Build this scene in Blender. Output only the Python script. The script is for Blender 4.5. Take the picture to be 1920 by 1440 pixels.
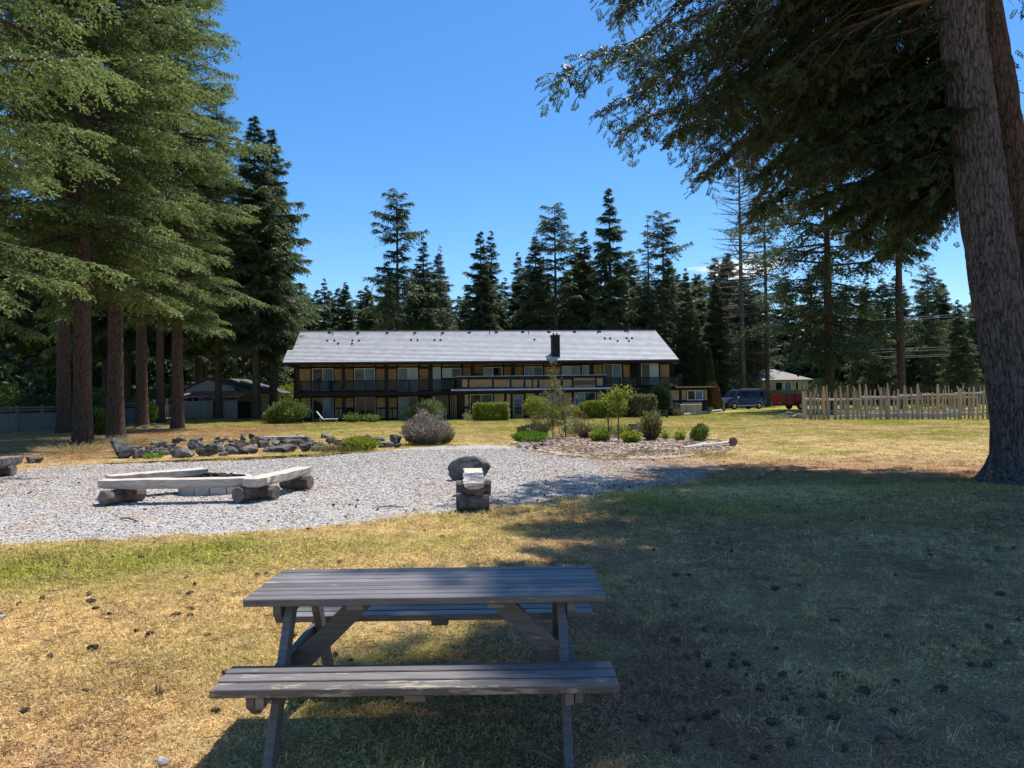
import bpy, bmesh, math, random
import numpy as np
from mathutils import Vector, Matrix, Euler

R = math.radians
scene = bpy.context.scene
COL = scene.collection
for o in list(bpy.data.objects):
    bpy.data.objects.remove(o)

# ------------------------------------------------------------ camera
FPX, EYE, HOR, ROLL = 1400.0, 1.75, 745.0, 0.8          # photograph pixels (1920 wide), metres
pitch = math.atan((HOR - 720) / FPX)
CAMROT = Matrix.Rotation(math.pi / 2 + pitch, 3, 'X') @ Matrix.Rotation(R(-ROLL), 3, 'Z')
cd = bpy.data.cameras.new('camera'); cam = bpy.data.objects.new('camera', cd); COL.objects.link(cam)
cam.matrix_world = Matrix.Translation((0, 0, EYE)) @ CAMROT.to_4x4()
cd.sensor_width = 36; cd.lens = 36 * FPX / 1920; cd.clip_start = 0.05; cd.clip_end = 2000
scene.camera = cam

# ------------------------------------------------------------ sky and sun
SUN_EL, SUN_AZ = R(65), R(29)
world = bpy.data.worlds.new('World'); scene.world = world; world.use_nodes = True
wn = world.node_tree.nodes; wl = world.node_tree.links; wn.clear()
wo = wn.new('ShaderNodeOutputWorld'); bg = wn.new('ShaderNodeBackground')
sky = wn.new('ShaderNodeTexSky'); sky.sky_type = 'NISHITA'; sky.sun_disc = False
sky.sun_elevation = SUN_EL; sky.sun_rotation = SUN_AZ; sky.altitude = 0
sky.air_density = 1.0; sky.dust_density = 0.3; sky.ozone_density = 5.5
bg.inputs['Strength'].default_value = 0.116
tc = wn.new('ShaderNodeTexCoord'); sep = wn.new('ShaderNodeSeparateXYZ')
wl.new(tc.outputs['Generated'], sep.inputs[0])
mp = wn.new('ShaderNodeMapping'); mp.inputs['Scale'].default_value = (3.2, 3.2, 11)
wl.new(tc.outputs['Generated'], mp.inputs[0])
cn = wn.new('ShaderNodeTexNoise'); cn.inputs['Scale'].default_value = 3.0; cn.inputs['Detail'].default_value = 7
cn.inputs['Roughness'].default_value = 0.6
wl.new(mp.outputs[0], cn.inputs[0])
elev = wn.new('ShaderNodeMapRange'); elev.inputs[1].default_value = 0.20; elev.inputs[2].default_value = 0.15
elev.inputs[3].default_value = 0.0; elev.inputs[4].default_value = 1.0
wl.new(sep.outputs['Z'], elev.inputs[0])
cr = wn.new('ShaderNodeMapRange'); cr.inputs[1].default_value = 0.68; cr.inputs[2].default_value = 0.76
# one low cumulus bank over the right hand woods
cdir = (CAMROT @ Vector(((1410 - 960) / FPX, -(505 - 720) / FPX, -1))).normalized()
vsb = wn.new('ShaderNodeVectorMath'); vsb.operation = 'SUBTRACT'; vsb.inputs[1].default_value = cdir; wl.new(tc.outputs['Generated'], vsb.inputs[0])
vml = wn.new('ShaderNodeVectorMath'); vml.operation = 'MULTIPLY'; vml.inputs[1].default_value = (1, 1, 2.4); wl.new(vsb.outputs[0], vml.inputs[0])
vln = wn.new('ShaderNodeVectorMath'); vln.operation = 'LENGTH'; wl.new(vml.outputs[0], vln.inputs[0])
bmr = wn.new('ShaderNodeMapRange'); bmr.inputs[1].default_value = .12; bmr.inputs[2].default_value = .0; bmr.inputs[3].default_value = 0; bmr.inputs[4].default_value = .30; wl.new(vln.outputs['Value'], bmr.inputs[0])
cad = wn.new('ShaderNodeMath'); cad.operation = 'ADD'; wl.new(cn.outputs[0], cad.inputs[0]); wl.new(bmr.outputs[0], cad.inputs[1])
wl.new(cad.outputs[0], cr.inputs[0])
mul = wn.new('ShaderNodeMath'); mul.operation = 'MULTIPLY'
wl.new(elev.outputs[0], mul.inputs[0]); wl.new(cr.outputs[0], mul.inputs[1])
hs = wn.new('ShaderNodeHueSaturation'); hs.inputs['Saturation'].default_value = 1.25
wl.new(sky.outputs[0], hs.inputs['Color'])
mx = wn.new('ShaderNodeMix'); mx.data_type = 'RGBA'
mx.inputs[7].default_value = (7.2, 7.5, 7.9, 1)
wl.new(mul.outputs[0], mx.inputs[0]); wl.new(hs.outputs[0], mx.inputs[6])
wl.new(mx.outputs[2], bg.inputs[0]); wl.new(bg.outputs[0], wo.inputs[0])

sd = bpy.data.lights.new('sun', 'SUN'); sd.energy = 4.8; sd.angle = R(0.53); sd.color = (1.0, 0.955, 0.88)
sun = bpy.data.objects.new('sun', sd); COL.objects.link(sun)
SDIR = Vector((math.sin(SUN_AZ) * math.cos(SUN_EL), math.cos(SUN_AZ) * math.cos(SUN_EL), math.sin(SUN_EL)))
sun.rotation_euler = SDIR.to_track_quat('Z', 'Y').to_euler(); sun.location = (20, 30, 60)
vs = scene.view_settings
scene.display_settings.display_device = 'sRGB'
vs.view_transform = 'Standard'; vs.look = 'None'; vs.gamma = 1; vs.use_curve_mapping = False
vs.exposure = 0.55
scene.cycles.max_bounces = 4; scene.cycles.diffuse_bounces = 2; scene.cycles.glossy_bounces = 2; scene.cycles.transmission_bounces = 2; scene.cycles.transparent_max_bounces = 4
scene.cycles.use_adaptive_sampling = True; scene.cycles.adaptive_threshold = 0.02
scene.cycles.use_denoising = True

# ------------------------------------------------------------ pixel helpers (photograph pixel -> place)
def ray(px, py):
    return CAMROT @ Vector(((px - 960) / FPX, -(py - 720) / FPX, -1))
def G(px, py, z=0.0):
    d = ray(px, py); t = (z - EYE) / d.z
    return Vector((0, 0, EYE)) + d * t
def W(px, py, Y):
    d = ray(px, py); return Vector((0, 0, EYE)) + d * (Y / d.y)
def sstep(a, b, x):
    t = np.clip((np.asarray(x, float) - a) / (b - a), 0, 1); return t * t * (3 - 2 * t)

# ------------------------------------------------------------ noise
_h = np.random.default_rng(5).random((256, 256))
def vnoise(x, y):
    x = np.asarray(x, float); y = np.asarray(y, float)
    xi = np.floor(x).astype(int); yi = np.floor(y).astype(int); fx = x - xi; fy = y - yi
    fx = fx * fx * (3 - 2 * fx); fy = fy * fy * (3 - 2 * fy)
    a = _h[xi % 256, yi % 256]; b = _h[(xi + 1) % 256, yi % 256]
    c = _h[xi % 256, (yi + 1) % 256]; d = _h[(xi + 1) % 256, (yi + 1) % 256]
    return (a * (1 - fx) + b * fx) * (1 - fy) + (c * (1 - fx) + d * fx) * fy
def fbm(x, y, n=4):
    s = 0; a = 0.5
    for i in range(n):
        s = s + a * vnoise(x * 2 ** i + 17 * i, y * 2 ** i + 31 * i); a *= 0.5
    return s / (1 - 0.5 ** n)

# ------------------------------------------------------------ object helpers
def tag(o, label=None, cat=None, group=None, kind=None):
    if label: o['label'] = label
    if cat: o['category'] = cat
    if group: o['group'] = group
    if kind: o['kind'] = kind
    return o
def link(name, data, parent=None):
    o = bpy.data.objects.new(name, data); COL.objects.link(o)
    if parent: o.parent = parent
    return o
def empty(name, loc=(0, 0, 0), rz=0.0, label=None, cat=None, group=None):
    o = link(name, None); o.empty_display_size = 0.2; o.location = loc; o.rotation_euler = (0, 0, rz)
    return tag(o, label, cat, group)
def copy_tree(o, parent=None):
    c = o.copy(); COL.objects.link(c); c.parent = parent
    for ch in list(o.children):
        copy_tree(ch, c)
    return c

def mesh_np(name, V, F, mat=None, attr=None, smooth=False):
    V = np.ascontiguousarray(V, dtype=np.float32); F = np.ascontiguousarray(F, dtype=np.int32)
    me = bpy.data.meshes.new(name); k = F.shape[1]
    me.vertices.add(len(V)); me.vertices.foreach_set('co', V.ravel())
    me.loops.add(F.size); me.loops.foreach_set('vertex_index', F.ravel())
    me.polygons.add(len(F)); me.polygons.foreach_set('loop_start', np.arange(0, F.size, k, dtype=np.int32))
    me.polygons.foreach_set('use_smooth', np.full(len(F), smooth))
    for n, a in (attr or {}).items():
        at = me.attributes.new(n, 'FLOAT', 'POINT'); at.data.foreach_set('value', np.ascontiguousarray(a, dtype=np.float32))
    me.update(calc_edges=True)
    if mat: me.materials.append(mat)
    return me

class MB:
    """collects shapes for one mesh"""
    def __init__(s): s.v = []; s.f = []; s.m = []; s.cur = 0
    def add(s, V, F):
        b = len(s.v); s.v += [tuple(p) for p in V]; s.f += [tuple(i + b for i in f) for f in F]; s.m += [s.cur] * len(F)
        return s
    def box(s, c, d, rot=None, jit=0.0):
        c = Vector(c); x, y, z = d[0] / 2, d[1] / 2, d[2] / 2
        P = [Vector((i * x, j * y, k * z)) for i in (-1, 1) for j in (-1, 1) for k in (-1, 1)]
        if jit: P = [p + Vector((random.uniform(-jit, jit) for _ in range(3))) for p in P]
        if rot: P = [rot @ p for p in P]
        return s.add([c + p for p in P], [(0, 1, 3, 2), (4, 6, 7, 5), (0, 4, 5, 1), (2, 3, 7, 6), (0, 2, 6, 4), (1, 5, 7, 3)])
    def b2(s, lo, hi):
        return s.box([(a + b) / 2 for a, b in zip(lo, hi)], [abs(b - a) for a, b in zip(lo, hi)])
    def beam(s, p, q, w, h, up=(0, 0, 1)):
        p, q = Vector(p), Vector(q); d = (q - p); L = d.length; d.normalize()
        u = Vector(up); x = d.cross(u)
        if x.length < 1e-4: x = d.cross(Vector((0, 1, 0)))
        x.normalize(); u = x.cross(d)
        rot = Matrix((x, d, u)).transposed()
        return s.box((p + q) / 2, (w, L, h), rot)
    def tube(s, pts, rad, n=8, cap=True, wob=0.0):
        pts = [Vector(p) for p in pts]; V = []; prev = None
        for i, p in enumerate(pts):
            t = (pts[min(i + 1, len(pts) - 1)] - pts[max(i - 1, 0)]).normalized()
            if prev is None:
                a = t.cross(Vector((0, 0, 1)))
                if a.length < 0.05: a = t.cross(Vector((0, 1, 0)))
            else: a = prev - t * prev.dot(t)
            a.normalize(); prev = a; b = t.cross(a)
            r = rad[i] if hasattr(rad, '__len__') else rad
            for k in range(n):
                g = 2 * math.pi * k / n; rr = r * (1 + random.uniform(-wob, wob))
                V.append(p + (a * math.cos(g) + b * math.sin(g)) * rr)
        F = []
        for i in range(len(pts) - 1):
            for k in range(n):
                F.append((i * n + k, i * n + (k + 1) % n, (i + 1) * n + (k + 1) % n, (i + 1) * n + k))
        if cap: F += [tuple(range(n))[::-1], tuple(range((len(pts) - 1) * n, len(pts) * n))]
        return s.add(V, F)
    def prism(s, poly, axis0, axis1, ext):
        """poly: list of 3-vectors, extruded by vector ext"""
        P = [Vector(p) for p in poly]; e = Vector(ext); n = len(P)
        return s.add(P + [p + e for p in P], [tuple(range(n))[::-1], tuple(range(n, 2 * n))] + [(i, (i + 1) % n, n + (i + 1) % n, n + i) for i in range(n)])
    def mesh(s, name, mat, smooth=False, bevel=0.0):
        me = bpy.data.meshes.new(name); me.from_pydata([tuple(v) for v in s.v], [], s.f)
        mats = mat if isinstance(mat, (list, tuple)) else [mat]
        for m in mats: me.materials.append(m)
        if len(mats) > 1: me.polygons.foreach_set('material_index', s.m)
        bm = bmesh.new(); bm.from_mesh(me)
        bmesh.ops.recalc_face_normals(bm, faces=bm.faces)
        if bevel: bmesh.ops.bevel(bm, geom=bm.edges[:], offset=bevel, segments=1, affect='EDGES', profile=0.6)
        bm.to_mesh(me); bm.free()
        if smooth: me.polygons.foreach_set('use_smooth', [True] * len(me.polygons))
        me.update(); return me
    def build(s, name, mat, parent=None, smooth=False, bevel=0.0):
        return link(name, s.mesh(name, mat, smooth, bevel), parent)

# ------------------------------------------------------------ materials
def nodes(name):
    m = bpy.data.materials.new(name); m.use_nodes = True; nt = m.node_tree
    return m, nt.nodes, nt.links, nt.nodes['Principled BSDF']
def rgb(c): return (c[0], c[1], c[2], 1)
def ramp(n, pts):
    r = n.new('ShaderNodeValToRGB'); e = r.color_ramp.elements
    while len(e) < len(pts): e.new(0.5)
    for el, (p, c) in zip(e, pts): el.position = p; el.color = rgb(c)
    return r
def mat(name, c1, c2=None, scale=6.0, rough=0.7, bump=0.0, stretch=(1, 1, 1), spec=0.3, detail=5, rand=0.0, metal=0.0, lo=0.35, hi=0.65, bscale=None, world=False):
    m, n, l, p = nodes(name)
    p.inputs['Roughness'].default_value = rough; p.inputs['Specular IOR Level'].default_value = spec
    p.inputs['Metallic'].default_value = metal
    c2 = c2 or c1
    t = n.new('ShaderNodeTexCoord'); mpn = n.new('ShaderNodeMapping'); mpn.inputs['Scale'].default_value = stretch
    if world:
        g = n.new('ShaderNodeNewGeometry'); l.new(g.outputs['Position'], mpn.inputs[0])
    else:
        oi = n.new('ShaderNodeObjectInfo'); va = n.new('ShaderNodeVectorMath'); va.operation = 'MULTIPLY_ADD'
        va.inputs[1].default_value = (37, 53, 29); cmb = n.new('ShaderNodeCombineXYZ')
        for i in range(3): l.new(oi.outputs['Random'], cmb.inputs[i])
        l.new(cmb.outputs[0], va.inputs[0]); l.new(t.outputs['Object'], va.inputs[2]); l.new(va.outputs[0], mpn.inputs[0])
    ns = n.new('ShaderNodeTexNoise'); ns.inputs['Scale'].default_value = scale; ns.inputs['Detail'].default_value = detail
    ns.inputs['Roughness'].default_value = 0.62
    l.new(mpn.outputs[0], ns.inputs[0])
    r = ramp(n, [(lo, c1), (hi, c2)]); l.new(ns.outputs[0], r.inputs[0])
    out = r.outputs[0]
    if rand:
        oi2 = n.new('ShaderNodeObjectInfo'); hsv = n.new('ShaderNodeHueSaturation'); mr = n.new('ShaderNodeMapRange')
        mr.inputs[3].default_value = 1 - rand; mr.inputs[4].default_value = 1 + rand
        l.new(oi2.outputs['Random'], mr.inputs[0]); l.new(mr.outputs[0], hsv.inputs['Value']); l.new(out, hsv.inputs['Color']); out = hsv.outputs[0]
    l.new(out, p.inputs['Base Color'])
    if bump:
        b = n.new('ShaderNodeBump'); b.inputs['Strength'].default_value = bump; b.inputs['Distance'].default_value = 0.02
        src = ns
        if bscale:
            src = n.new('ShaderNodeTexNoise'); src.inputs['Scale'].default_value = bscale; src.inputs['Detail'].default_value = 6
            l.new(mpn.outputs[0], src.inputs[0])
        l.new(src.outputs[0], b.inputs['Height']); l.new(b.outputs[0], p.inputs['Normal'])
    return m

def leaf_mat(name, c1, c2, trans=0.3, rough=0.5, spec=0.25, rand=0.12):
    """foliage: per leaf tint attribute, light passes through thin leaves"""
    m, n, l, p = nodes(name)
    p.inputs['Roughness'].default_value = rough; p.inputs['Specular IOR Level'].default_value = spec
    a = n.new('ShaderNodeAttribute'); a.attribute_name = 'tint'
    r = ramp(n, [(0.0, c1), (1.0, c2)]); l.new(a.outputs['Fac'], r.inputs[0])
    oi = n.new('ShaderNodeObjectInfo'); hsv = n.new('ShaderNodeHueSaturation'); mr = n.new('ShaderNodeMapRange')
    mr.inputs[3].default_value = 1 - rand; mr.inputs[4].default_value = 1 + rand
    l.new(oi.outputs['Random'], mr.inputs[0]); l.new(mr.outputs[0], hsv.inputs['Value']); l.new(r.outputs[0], hsv.inputs['Color'])
    l.new(hsv.outputs[0], p.inputs['Base Color'])
    tr = n.new('ShaderNodeBsdfTranslucent'); l.new(hsv.outputs[0], tr.inputs[0])
    ms = n.new('ShaderNodeMixShader'); ms.inputs[0].default_value = trans
    l.new(p.outputs[0], ms.inputs[1]); l.new(tr.outputs[0], ms.inputs[2])
    l.new(ms.outputs[0], n['Material Output'].inputs[0])
    return m

def bark_mat(name, c1, c2, scale=1.0):
    m, n, l, p = nodes(name)
    p.inputs['Roughness'].default_value = 0.9; p.inputs['Specular IOR Level'].default_value = 0.15
    t = n.new('ShaderNodeTexCoord'); mpn = n.new('ShaderNodeMapping'); mpn.inputs['Scale'].default_value = (9 * scale, 9 * scale, 1.5 * scale)
    l.new(t.outputs['Object'], mpn.inputs[0])
    n1 = n.new('ShaderNodeTexNoise'); n1.inputs['Scale'].default_value = 1.1; n1.inputs['Detail'].default_value = 4
    l.new(mpn.outputs[0], n1.inputs[0])
    va = n.new('ShaderNodeVectorMath'); va.operation = 'MULTIPLY_ADD'; va.inputs[1].default_value = (1.3, 1.3, 1.3); l.new(n1.outputs[1], va.inputs[0]); l.new(mpn.outputs[0], va.inputs[2])
    vo = n.new('ShaderNodeTexVoronoi'); vo.feature = 'DISTANCE_TO_EDGE'; vo.inputs['Scale'].default_value = 1.7; l.new(va.outputs[0], vo.inputs[0])
    mr = n.new('ShaderNodeMapRange'); mr.inputs[1].default_value = 0.0; mr.inputs[2].default_value = 0.12; l.new(vo.outputs[0], mr.inputs[0])
    mp2 = n.new('ShaderNodeMapping'); mp2.inputs['Scale'].default_value = (9 * scale, 9 * scale, 5 * scale); l.new(t.outputs['Object'], mp2.inputs[0])
    ns = n.new('ShaderNodeTexNoise'); ns.inputs['Scale'].default_value = 2.2; ns.inputs['Detail'].default_value = 9; ns.inputs['Roughness'].default_value = 0.72
    l.new(mp2.outputs[0], ns.inputs[0])
    ma = n.new('ShaderNodeMapRange'); ma.inputs[3].default_value = .42; ma.inputs[4].default_value = 1.0; l.new(mr.outputs[0], ma.inputs[0])
    mu = n.new('ShaderNodeMath'); mu.operation = 'MULTIPLY'; l.new(ma.outputs[0], mu.inputs[0]); l.new(ns.outputs[0], mu.inputs[1])
    r = ramp(n, [(0.2, c1), (0.62, c2)]); l.new(mu.outputs[0], r.inputs[0]); l.new(r.outputs[0], p.inputs['Base Color'])
    b = n.new('ShaderNodeBump'); b.inputs['Strength'].default_value = 1.0; b.inputs['Distance'].default_value = 0.04
    l.new(mu.outputs[0], b.inputs['Height']); l.new(b.outputs[0], p.inputs['Normal'])
    return m

M = {}
M['bark'] = bark_mat('bark', (0.028, 0.019, 0.014), (0.155, 0.105, 0.078))
M['bark_grey'] = bark_mat('bark_grey', (0.03, 0.026, 0.024), (0.20, 0.18, 0.165))
M['bark_big'] = bark_mat('bark_big', (0.028, 0.023, 0.021), (0.19, 0.16, 0.145), 0.9)
M['limb'] = mat('limb', (0.07, 0.045, 0.03), (0.17, 0.115, 0.075), scale=8, rough=0.9)
M['dead'] = mat('dead_wood', (0.13, 0.11, 0.095), (0.22, 0.19, 0.165), scale=5, rough=0.9)
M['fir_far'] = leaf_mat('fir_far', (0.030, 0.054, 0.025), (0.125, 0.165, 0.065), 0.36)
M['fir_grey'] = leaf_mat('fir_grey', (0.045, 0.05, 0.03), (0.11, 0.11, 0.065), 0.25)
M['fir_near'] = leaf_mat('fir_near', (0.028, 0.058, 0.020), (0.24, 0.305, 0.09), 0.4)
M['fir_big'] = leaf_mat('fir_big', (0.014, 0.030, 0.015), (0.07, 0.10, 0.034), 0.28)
M['leaf_lime'] = leaf_mat('leaf_lime', (0.12, 0.17, 0.02), (0.36, 0.40, 0.05), 0.35)
M['leaf_green'] = leaf_mat('leaf_green', (0.06, 0.11, 0.025), (0.20, 0.27, 0.06), 0.35)
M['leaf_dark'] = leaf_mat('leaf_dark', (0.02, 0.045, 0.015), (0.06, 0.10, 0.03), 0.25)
M['leaf_olive'] = leaf_mat('leaf_olive', (0.10, 0.11, 0.04), (0.27, 0.25, 0.10), 0.3)
M['leaf_pale'] = leaf_mat('leaf_pale', (0.18, 0.22, 0.08), (0.45, 0.45, 0.22), 0.35)
M['leaf_brown'] = leaf_mat('leaf_brown', (0.10, 0.045, 0.02), (0.30, 0.16, 0.06), 0.2)
M['leaf_heather'] = leaf_mat('leaf_heather', (0.06, 0.05, 0.035), (0.16, 0.14, 0.08), 0.2)
M['leaf_burgundy'] = leaf_mat('leaf_burgundy', (0.06, 0.025, 0.02), (0.20, 0.10, 0.07), 0.25)
M['lavender'] = leaf_mat('lavender_stems', (0.20, 0.20, 0.12), (0.42, 0.33, 0.32), 0.2)
M['flower'] = leaf_mat('flower', (0.55, 0.25, 0.30), (0.75, 0.45, 0.5), 0.2)
M['mat_green'] = leaf_mat('mat_green', (0.08, 0.19, 0.015), (0.22, 0.38, 0.03), 0.3)
M['straw'] = leaf_mat('straw', (0.35, 0.27, 0.11), (0.60, 0.48, 0.24), 0.3)

# ------------------------------------------------------------ vegetation builders
def leaf_quads(P, D, N, Ln, Wd):
    """rhombic leaf faces at P along D"""
    D = D / (np.linalg.norm(D, axis=1, keepdims=True) + 1e-9)
    S = np.cross(D, N); S /= (np.linalg.norm(S, axis=1, keepdims=True) + 1e-9)
    Nn = np.cross(S, D)
    Ln = np.asarray(Ln).reshape(-1, 1); Wd = np.asarray(Wd).reshape(-1, 1)
    mid = P + D * Ln * 0.45
    V = np.stack([P, mid + S * Wd * 0.5 - Nn * Ln * .06, P + D * Ln, mid - S * Wd * 0.5 - Nn * Ln * .06], 1).reshape(-1, 3)
    F = np.arange(len(V)).reshape(-1, 4)
    return V, F

def _templ(m, tip=.34, wide=.10, stem=True):
    """flat spray of unit length: stem, paired side twiglets, tip; four corners per face"""
    Q = []
    def lance(x, y, a, ln, wd, dz=0.0):
        d = np.array([math.cos(a), math.sin(a)]); n_ = np.array([-d[1], d[0]]); b = np.array([x, y]); c = b + d * ln * .5
        zt = -.10 * ln + dz
        for pt, z in ((b, dz), (c + n_ * wd / 2, dz + .02), (b + d * ln, zt), (c - n_ * wd / 2, dz + .02)): Q.append((pt[0], pt[1], z - .22 * pt[0] ** 2))
    if stem: lance(0, 0, 0, .8, .03)
    lance(1 - tip, 0, 0, tip, wide)
    for i in range(m):
        x = .06 + .74 * i / max(1, m - 1); ln = (.52 - .30 * x) * (.8 if i == 0 else 1)
        for sg in (-1, 1): lance(x + .03 * sg, 0, sg * (.95 - .25 * x), ln, wide)
    return np.array(Q)
TEMPL = {'fine': _templ(6, wide=.115), 'mid': _templ(4, wide=.165), 'far': _templ(1, .8, .28, False), 'far2': _templ(2, .55, .20, False)}
def conifer(seed, h, hb, rad, nb, nt, nl, ll, lw, prof='fir', plo=-0.05, phi=0.35, curve=-0.12, hang=0.25, trunk_r=0.35,
            lean=(0, 0), flare=0.35, gaps=0.0, sag=0.35, azf=None, Lf=None, tseg=10, wood_n=4, twigwood=False, zpow=1.0, leaf_skip=0.12, tmpl='far', rmax=None):
    """returns (trunk mesh builder, leaf V, F, tint)"""
    g = np.random.default_rng(seed); random.seed(seed); rmax = rmax or rad
    t = np.linspace(0, 1, nb) ** zpow + g.normal(0, 0.012, nb); t = np.clip(t, 0, 1)
    if gaps:
        band = vnoise(t * 11 + seed * 3.1, t * 0 + seed); 
    z0 = hb + (h - hb - 0.3) * t
    if prof == 'fir': pr = (1 - t) ** 0.85 * (0.55 + 0.45 * sstep(0, 0.18, t)) + 0.03
    elif prof == 'column': pr = (1 - t ** 3) * (0.6 + 0.4 * sstep(0, 0.2, t)) + 0.02
    elif prof == 'high': pr = np.where(t < .5, .85 + .15 * t, 1.0 - (t - .5) * 1.5) * (0.7 + 0.3 * sstep(0, .15, t)) + .05
    else: pr = prof(t)
    L = rad * pr * g.uniform(0.6, 1.15, nb)
    if gaps: L = L * (1 - gaps * (band < 0.45) * 0.75)
    az = np.arange(nb) * 2.39996 + g.normal(0, .35, nb)
    if azf is not None: az = azf(az, t, g)
    if Lf is not None: L = Lf(L, az, t, g)
    p = plo + (phi - plo) * t + g.normal(0, .10, nb)
    cv = curve * (1 - .6 * t) + g.normal(0, .03, nb)
    ca, sa = np.cos(az), np.sin(az)
    bx = lean[0] * (z0 / h) ** 1.0; by = lean[1] * (z0 / h)
    s = np.linspace(leaf_skip, 1, nt)[None, :] + g.normal(0, .5 / nt, (nb, nt)); s = np.clip(s, 0.05, 1)
    dh = np.stack([ca, sa, 0 * ca], 1)
    base = np.stack([bx, by, z0], 1)
    wig = g.normal(0, .05, nb)
    def bpos(s_):
        off = (wig[:, None] * np.sin(s_ * 5))
        q = base[:, None, :] + dh[:, None, :] * (L[:, None] * s_)[..., None]
        q = q + np.stack([-sa[:, None] * off * L[:, None], ca[:, None] * off * L[:, None], L[:, None] * (p[:, None] * s_ + cv[:, None] * s_ ** 2)], -1)
        return q
    Pb = bpos(s)
    T = dh[:, None, :] + np.stack([0 * s, 0 * s, p[:, None] + 2 * cv[:, None] * s], -1)
    T /= np.linalg.norm(T, axis=-1, keepdims=True)
    B = np.stack([-sa, ca, 0 * ca], 1)[:, None, :]
    side = np.where(np.arange(nt) % 2 == 0, 1, -1)[None, :, None]
    th = np.radians(g.normal(56, 14, (nb, nt)))[..., None]
    tl = (L[:, None] * (0.42 * (1 - s) + 0.08) + .06 * rad) * g.uniform(.55, 1.2, (nb, nt))
    td = T * np.cos(th) + side * B * np.sin(th) + np.stack([0 * s, 0 * s, -np.abs(g.normal(hang, .15, (nb, nt)))], -1)
    td /= np.linalg.norm(td, axis=-1, keepdims=True)
    # sprays: small flat fans of twiglets, alternating along every twig
    u = (np.arange(nl)[None, None, :] + .5 + g.uniform(-.4, .4, (nb, nt, nl))) / nl; u[..., -1] = .98
    P = Pb[:, :, None, :] + td[:, :, None, :] * (tl[:, :, None] * u)[..., None]
    P[..., 2] -= sag * tl[:, :, None] * u ** 2
    Sd = np.cross(td, np.array([0, 0, 1.0])); Sd /= (np.linalg.norm(Sd, axis=-1, keepdims=True) + 1e-6)
    alt = np.where((np.arange(nl)[None, None, :] + np.arange(nt)[None, :, None]) % 2 == 0, 1.0, -1.0) * np.ones((nb, 1, 1))
    alt[..., -1] *= .12
    ang = g.normal(.85, .25, (nb, nt, nl))
    D = td[:, :, None, :] * np.cos(ang)[..., None] + Sd[:, :, None, :] * (alt * np.sin(ang))[..., None] + g.normal(0, .16, P.shape) + np.array([0, 0, -.18 * sag - .04])
    Nn = np.array([0, 0, 1.0]) + g.normal(0, .38, P.shape)
    sl = (ll * (.28 + .72 * np.minimum(1, L / (.5 * rmax)))[:, None, None] * (1.1 - .4 * u) * g.uniform(.7, 1.25, u.shape)).ravel()
    P = P.reshape(-1, 3); D = D.reshape(-1, 3); Nn = Nn.reshape(-1, 3); k = len(P)
    D /= np.linalg.norm(D, axis=1, keepdims=True); S = np.cross(Nn, D); S /= np.linalg.norm(S, axis=1, keepdims=True); Nn = np.cross(D, S)
    tm = TEMPL[tmpl] * np.array([1, 1, 1.0]); q = len(tm)
    V = P[:, None, :] + (D[:, None, :] * tm[None, :, 0:1] + S[:, None, :] * tm[None, :, 1:2] * (lw * g.uniform(.65, 1.1, (k, 1, 1))) + Nn[:, None, :] * tm[None, :, 2:3]) * sl[:, None, None]
    V[:, 2::4, :] += g.normal(0, .07, (k, q // 4, 3)) * sl[:, None, None]
    V = V.reshape(-1, 3); F = np.arange(len(V)).reshape(-1, 4)
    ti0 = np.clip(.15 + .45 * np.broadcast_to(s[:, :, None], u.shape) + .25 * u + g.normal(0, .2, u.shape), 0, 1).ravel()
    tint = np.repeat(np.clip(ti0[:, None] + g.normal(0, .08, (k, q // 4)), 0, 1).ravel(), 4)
    # wood
    w = MB()
    zs = [0, .15, .45, 1.0, 2.2] + list(np.linspace(4, h, tseg))
    pts = []; rr = []
    for z in zs:
        f = 1 - z / h
        pts.append((lean[0] * z / h, lean[1] * z / h, z - (0.15 if z == 0 else 0)))
        rr.append(trunk_r * (f ** .8 * .95 + .03) * (1 + flare * math.exp(-z / .5)))
    w.tube(pts, rr, 14, wob=.05)
    bs = np.linspace(0, .92, 6)[None, :].repeat(nb, 0); Q = bpos(bs)
    for i in range(nb):
        r0 = min(.045 * trunk_r / .35 + .008 * L[i], .11) * (1.0 if L[i] > 1 else .6)
        w.tube([tuple(q) for q in Q[i]], [r0 * (1 - .85 * e) for e in bs[0]], wood_n, cap=False)
    if twigwood:
        for i in range(nb):
            for j in range(0, nt):
                a = Pb[i, j]; b = a + td[i, j] * tl[i, j] * .8; b[2] -= sag * tl[i, j] * .64
                m_ = (a + b) / 2 + np.array([0, 0, .08 * tl[i, j]])
                w.tube([tuple(a), tuple(m_), tuple(b)], [.014, .009, .004], 3, cap=False)
    return w, V, F, tint

def tree_obj(name, spec, leafm, barkm, loc=(0, 0, 0), rz=0, scale=1.0, label=None, cat='tree', group=None):
    w, V, F, ti = spec
    e = empty(name, loc, rz, label, cat, group); e.scale = (scale,) * 3 if not hasattr(scale, '__len__') else scale
    w.build('trunk', barkm, e, smooth=True)
    link('crown', mesh_np('crown', V, F, leafm, {'tint': ti}), e)
    return e

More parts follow.
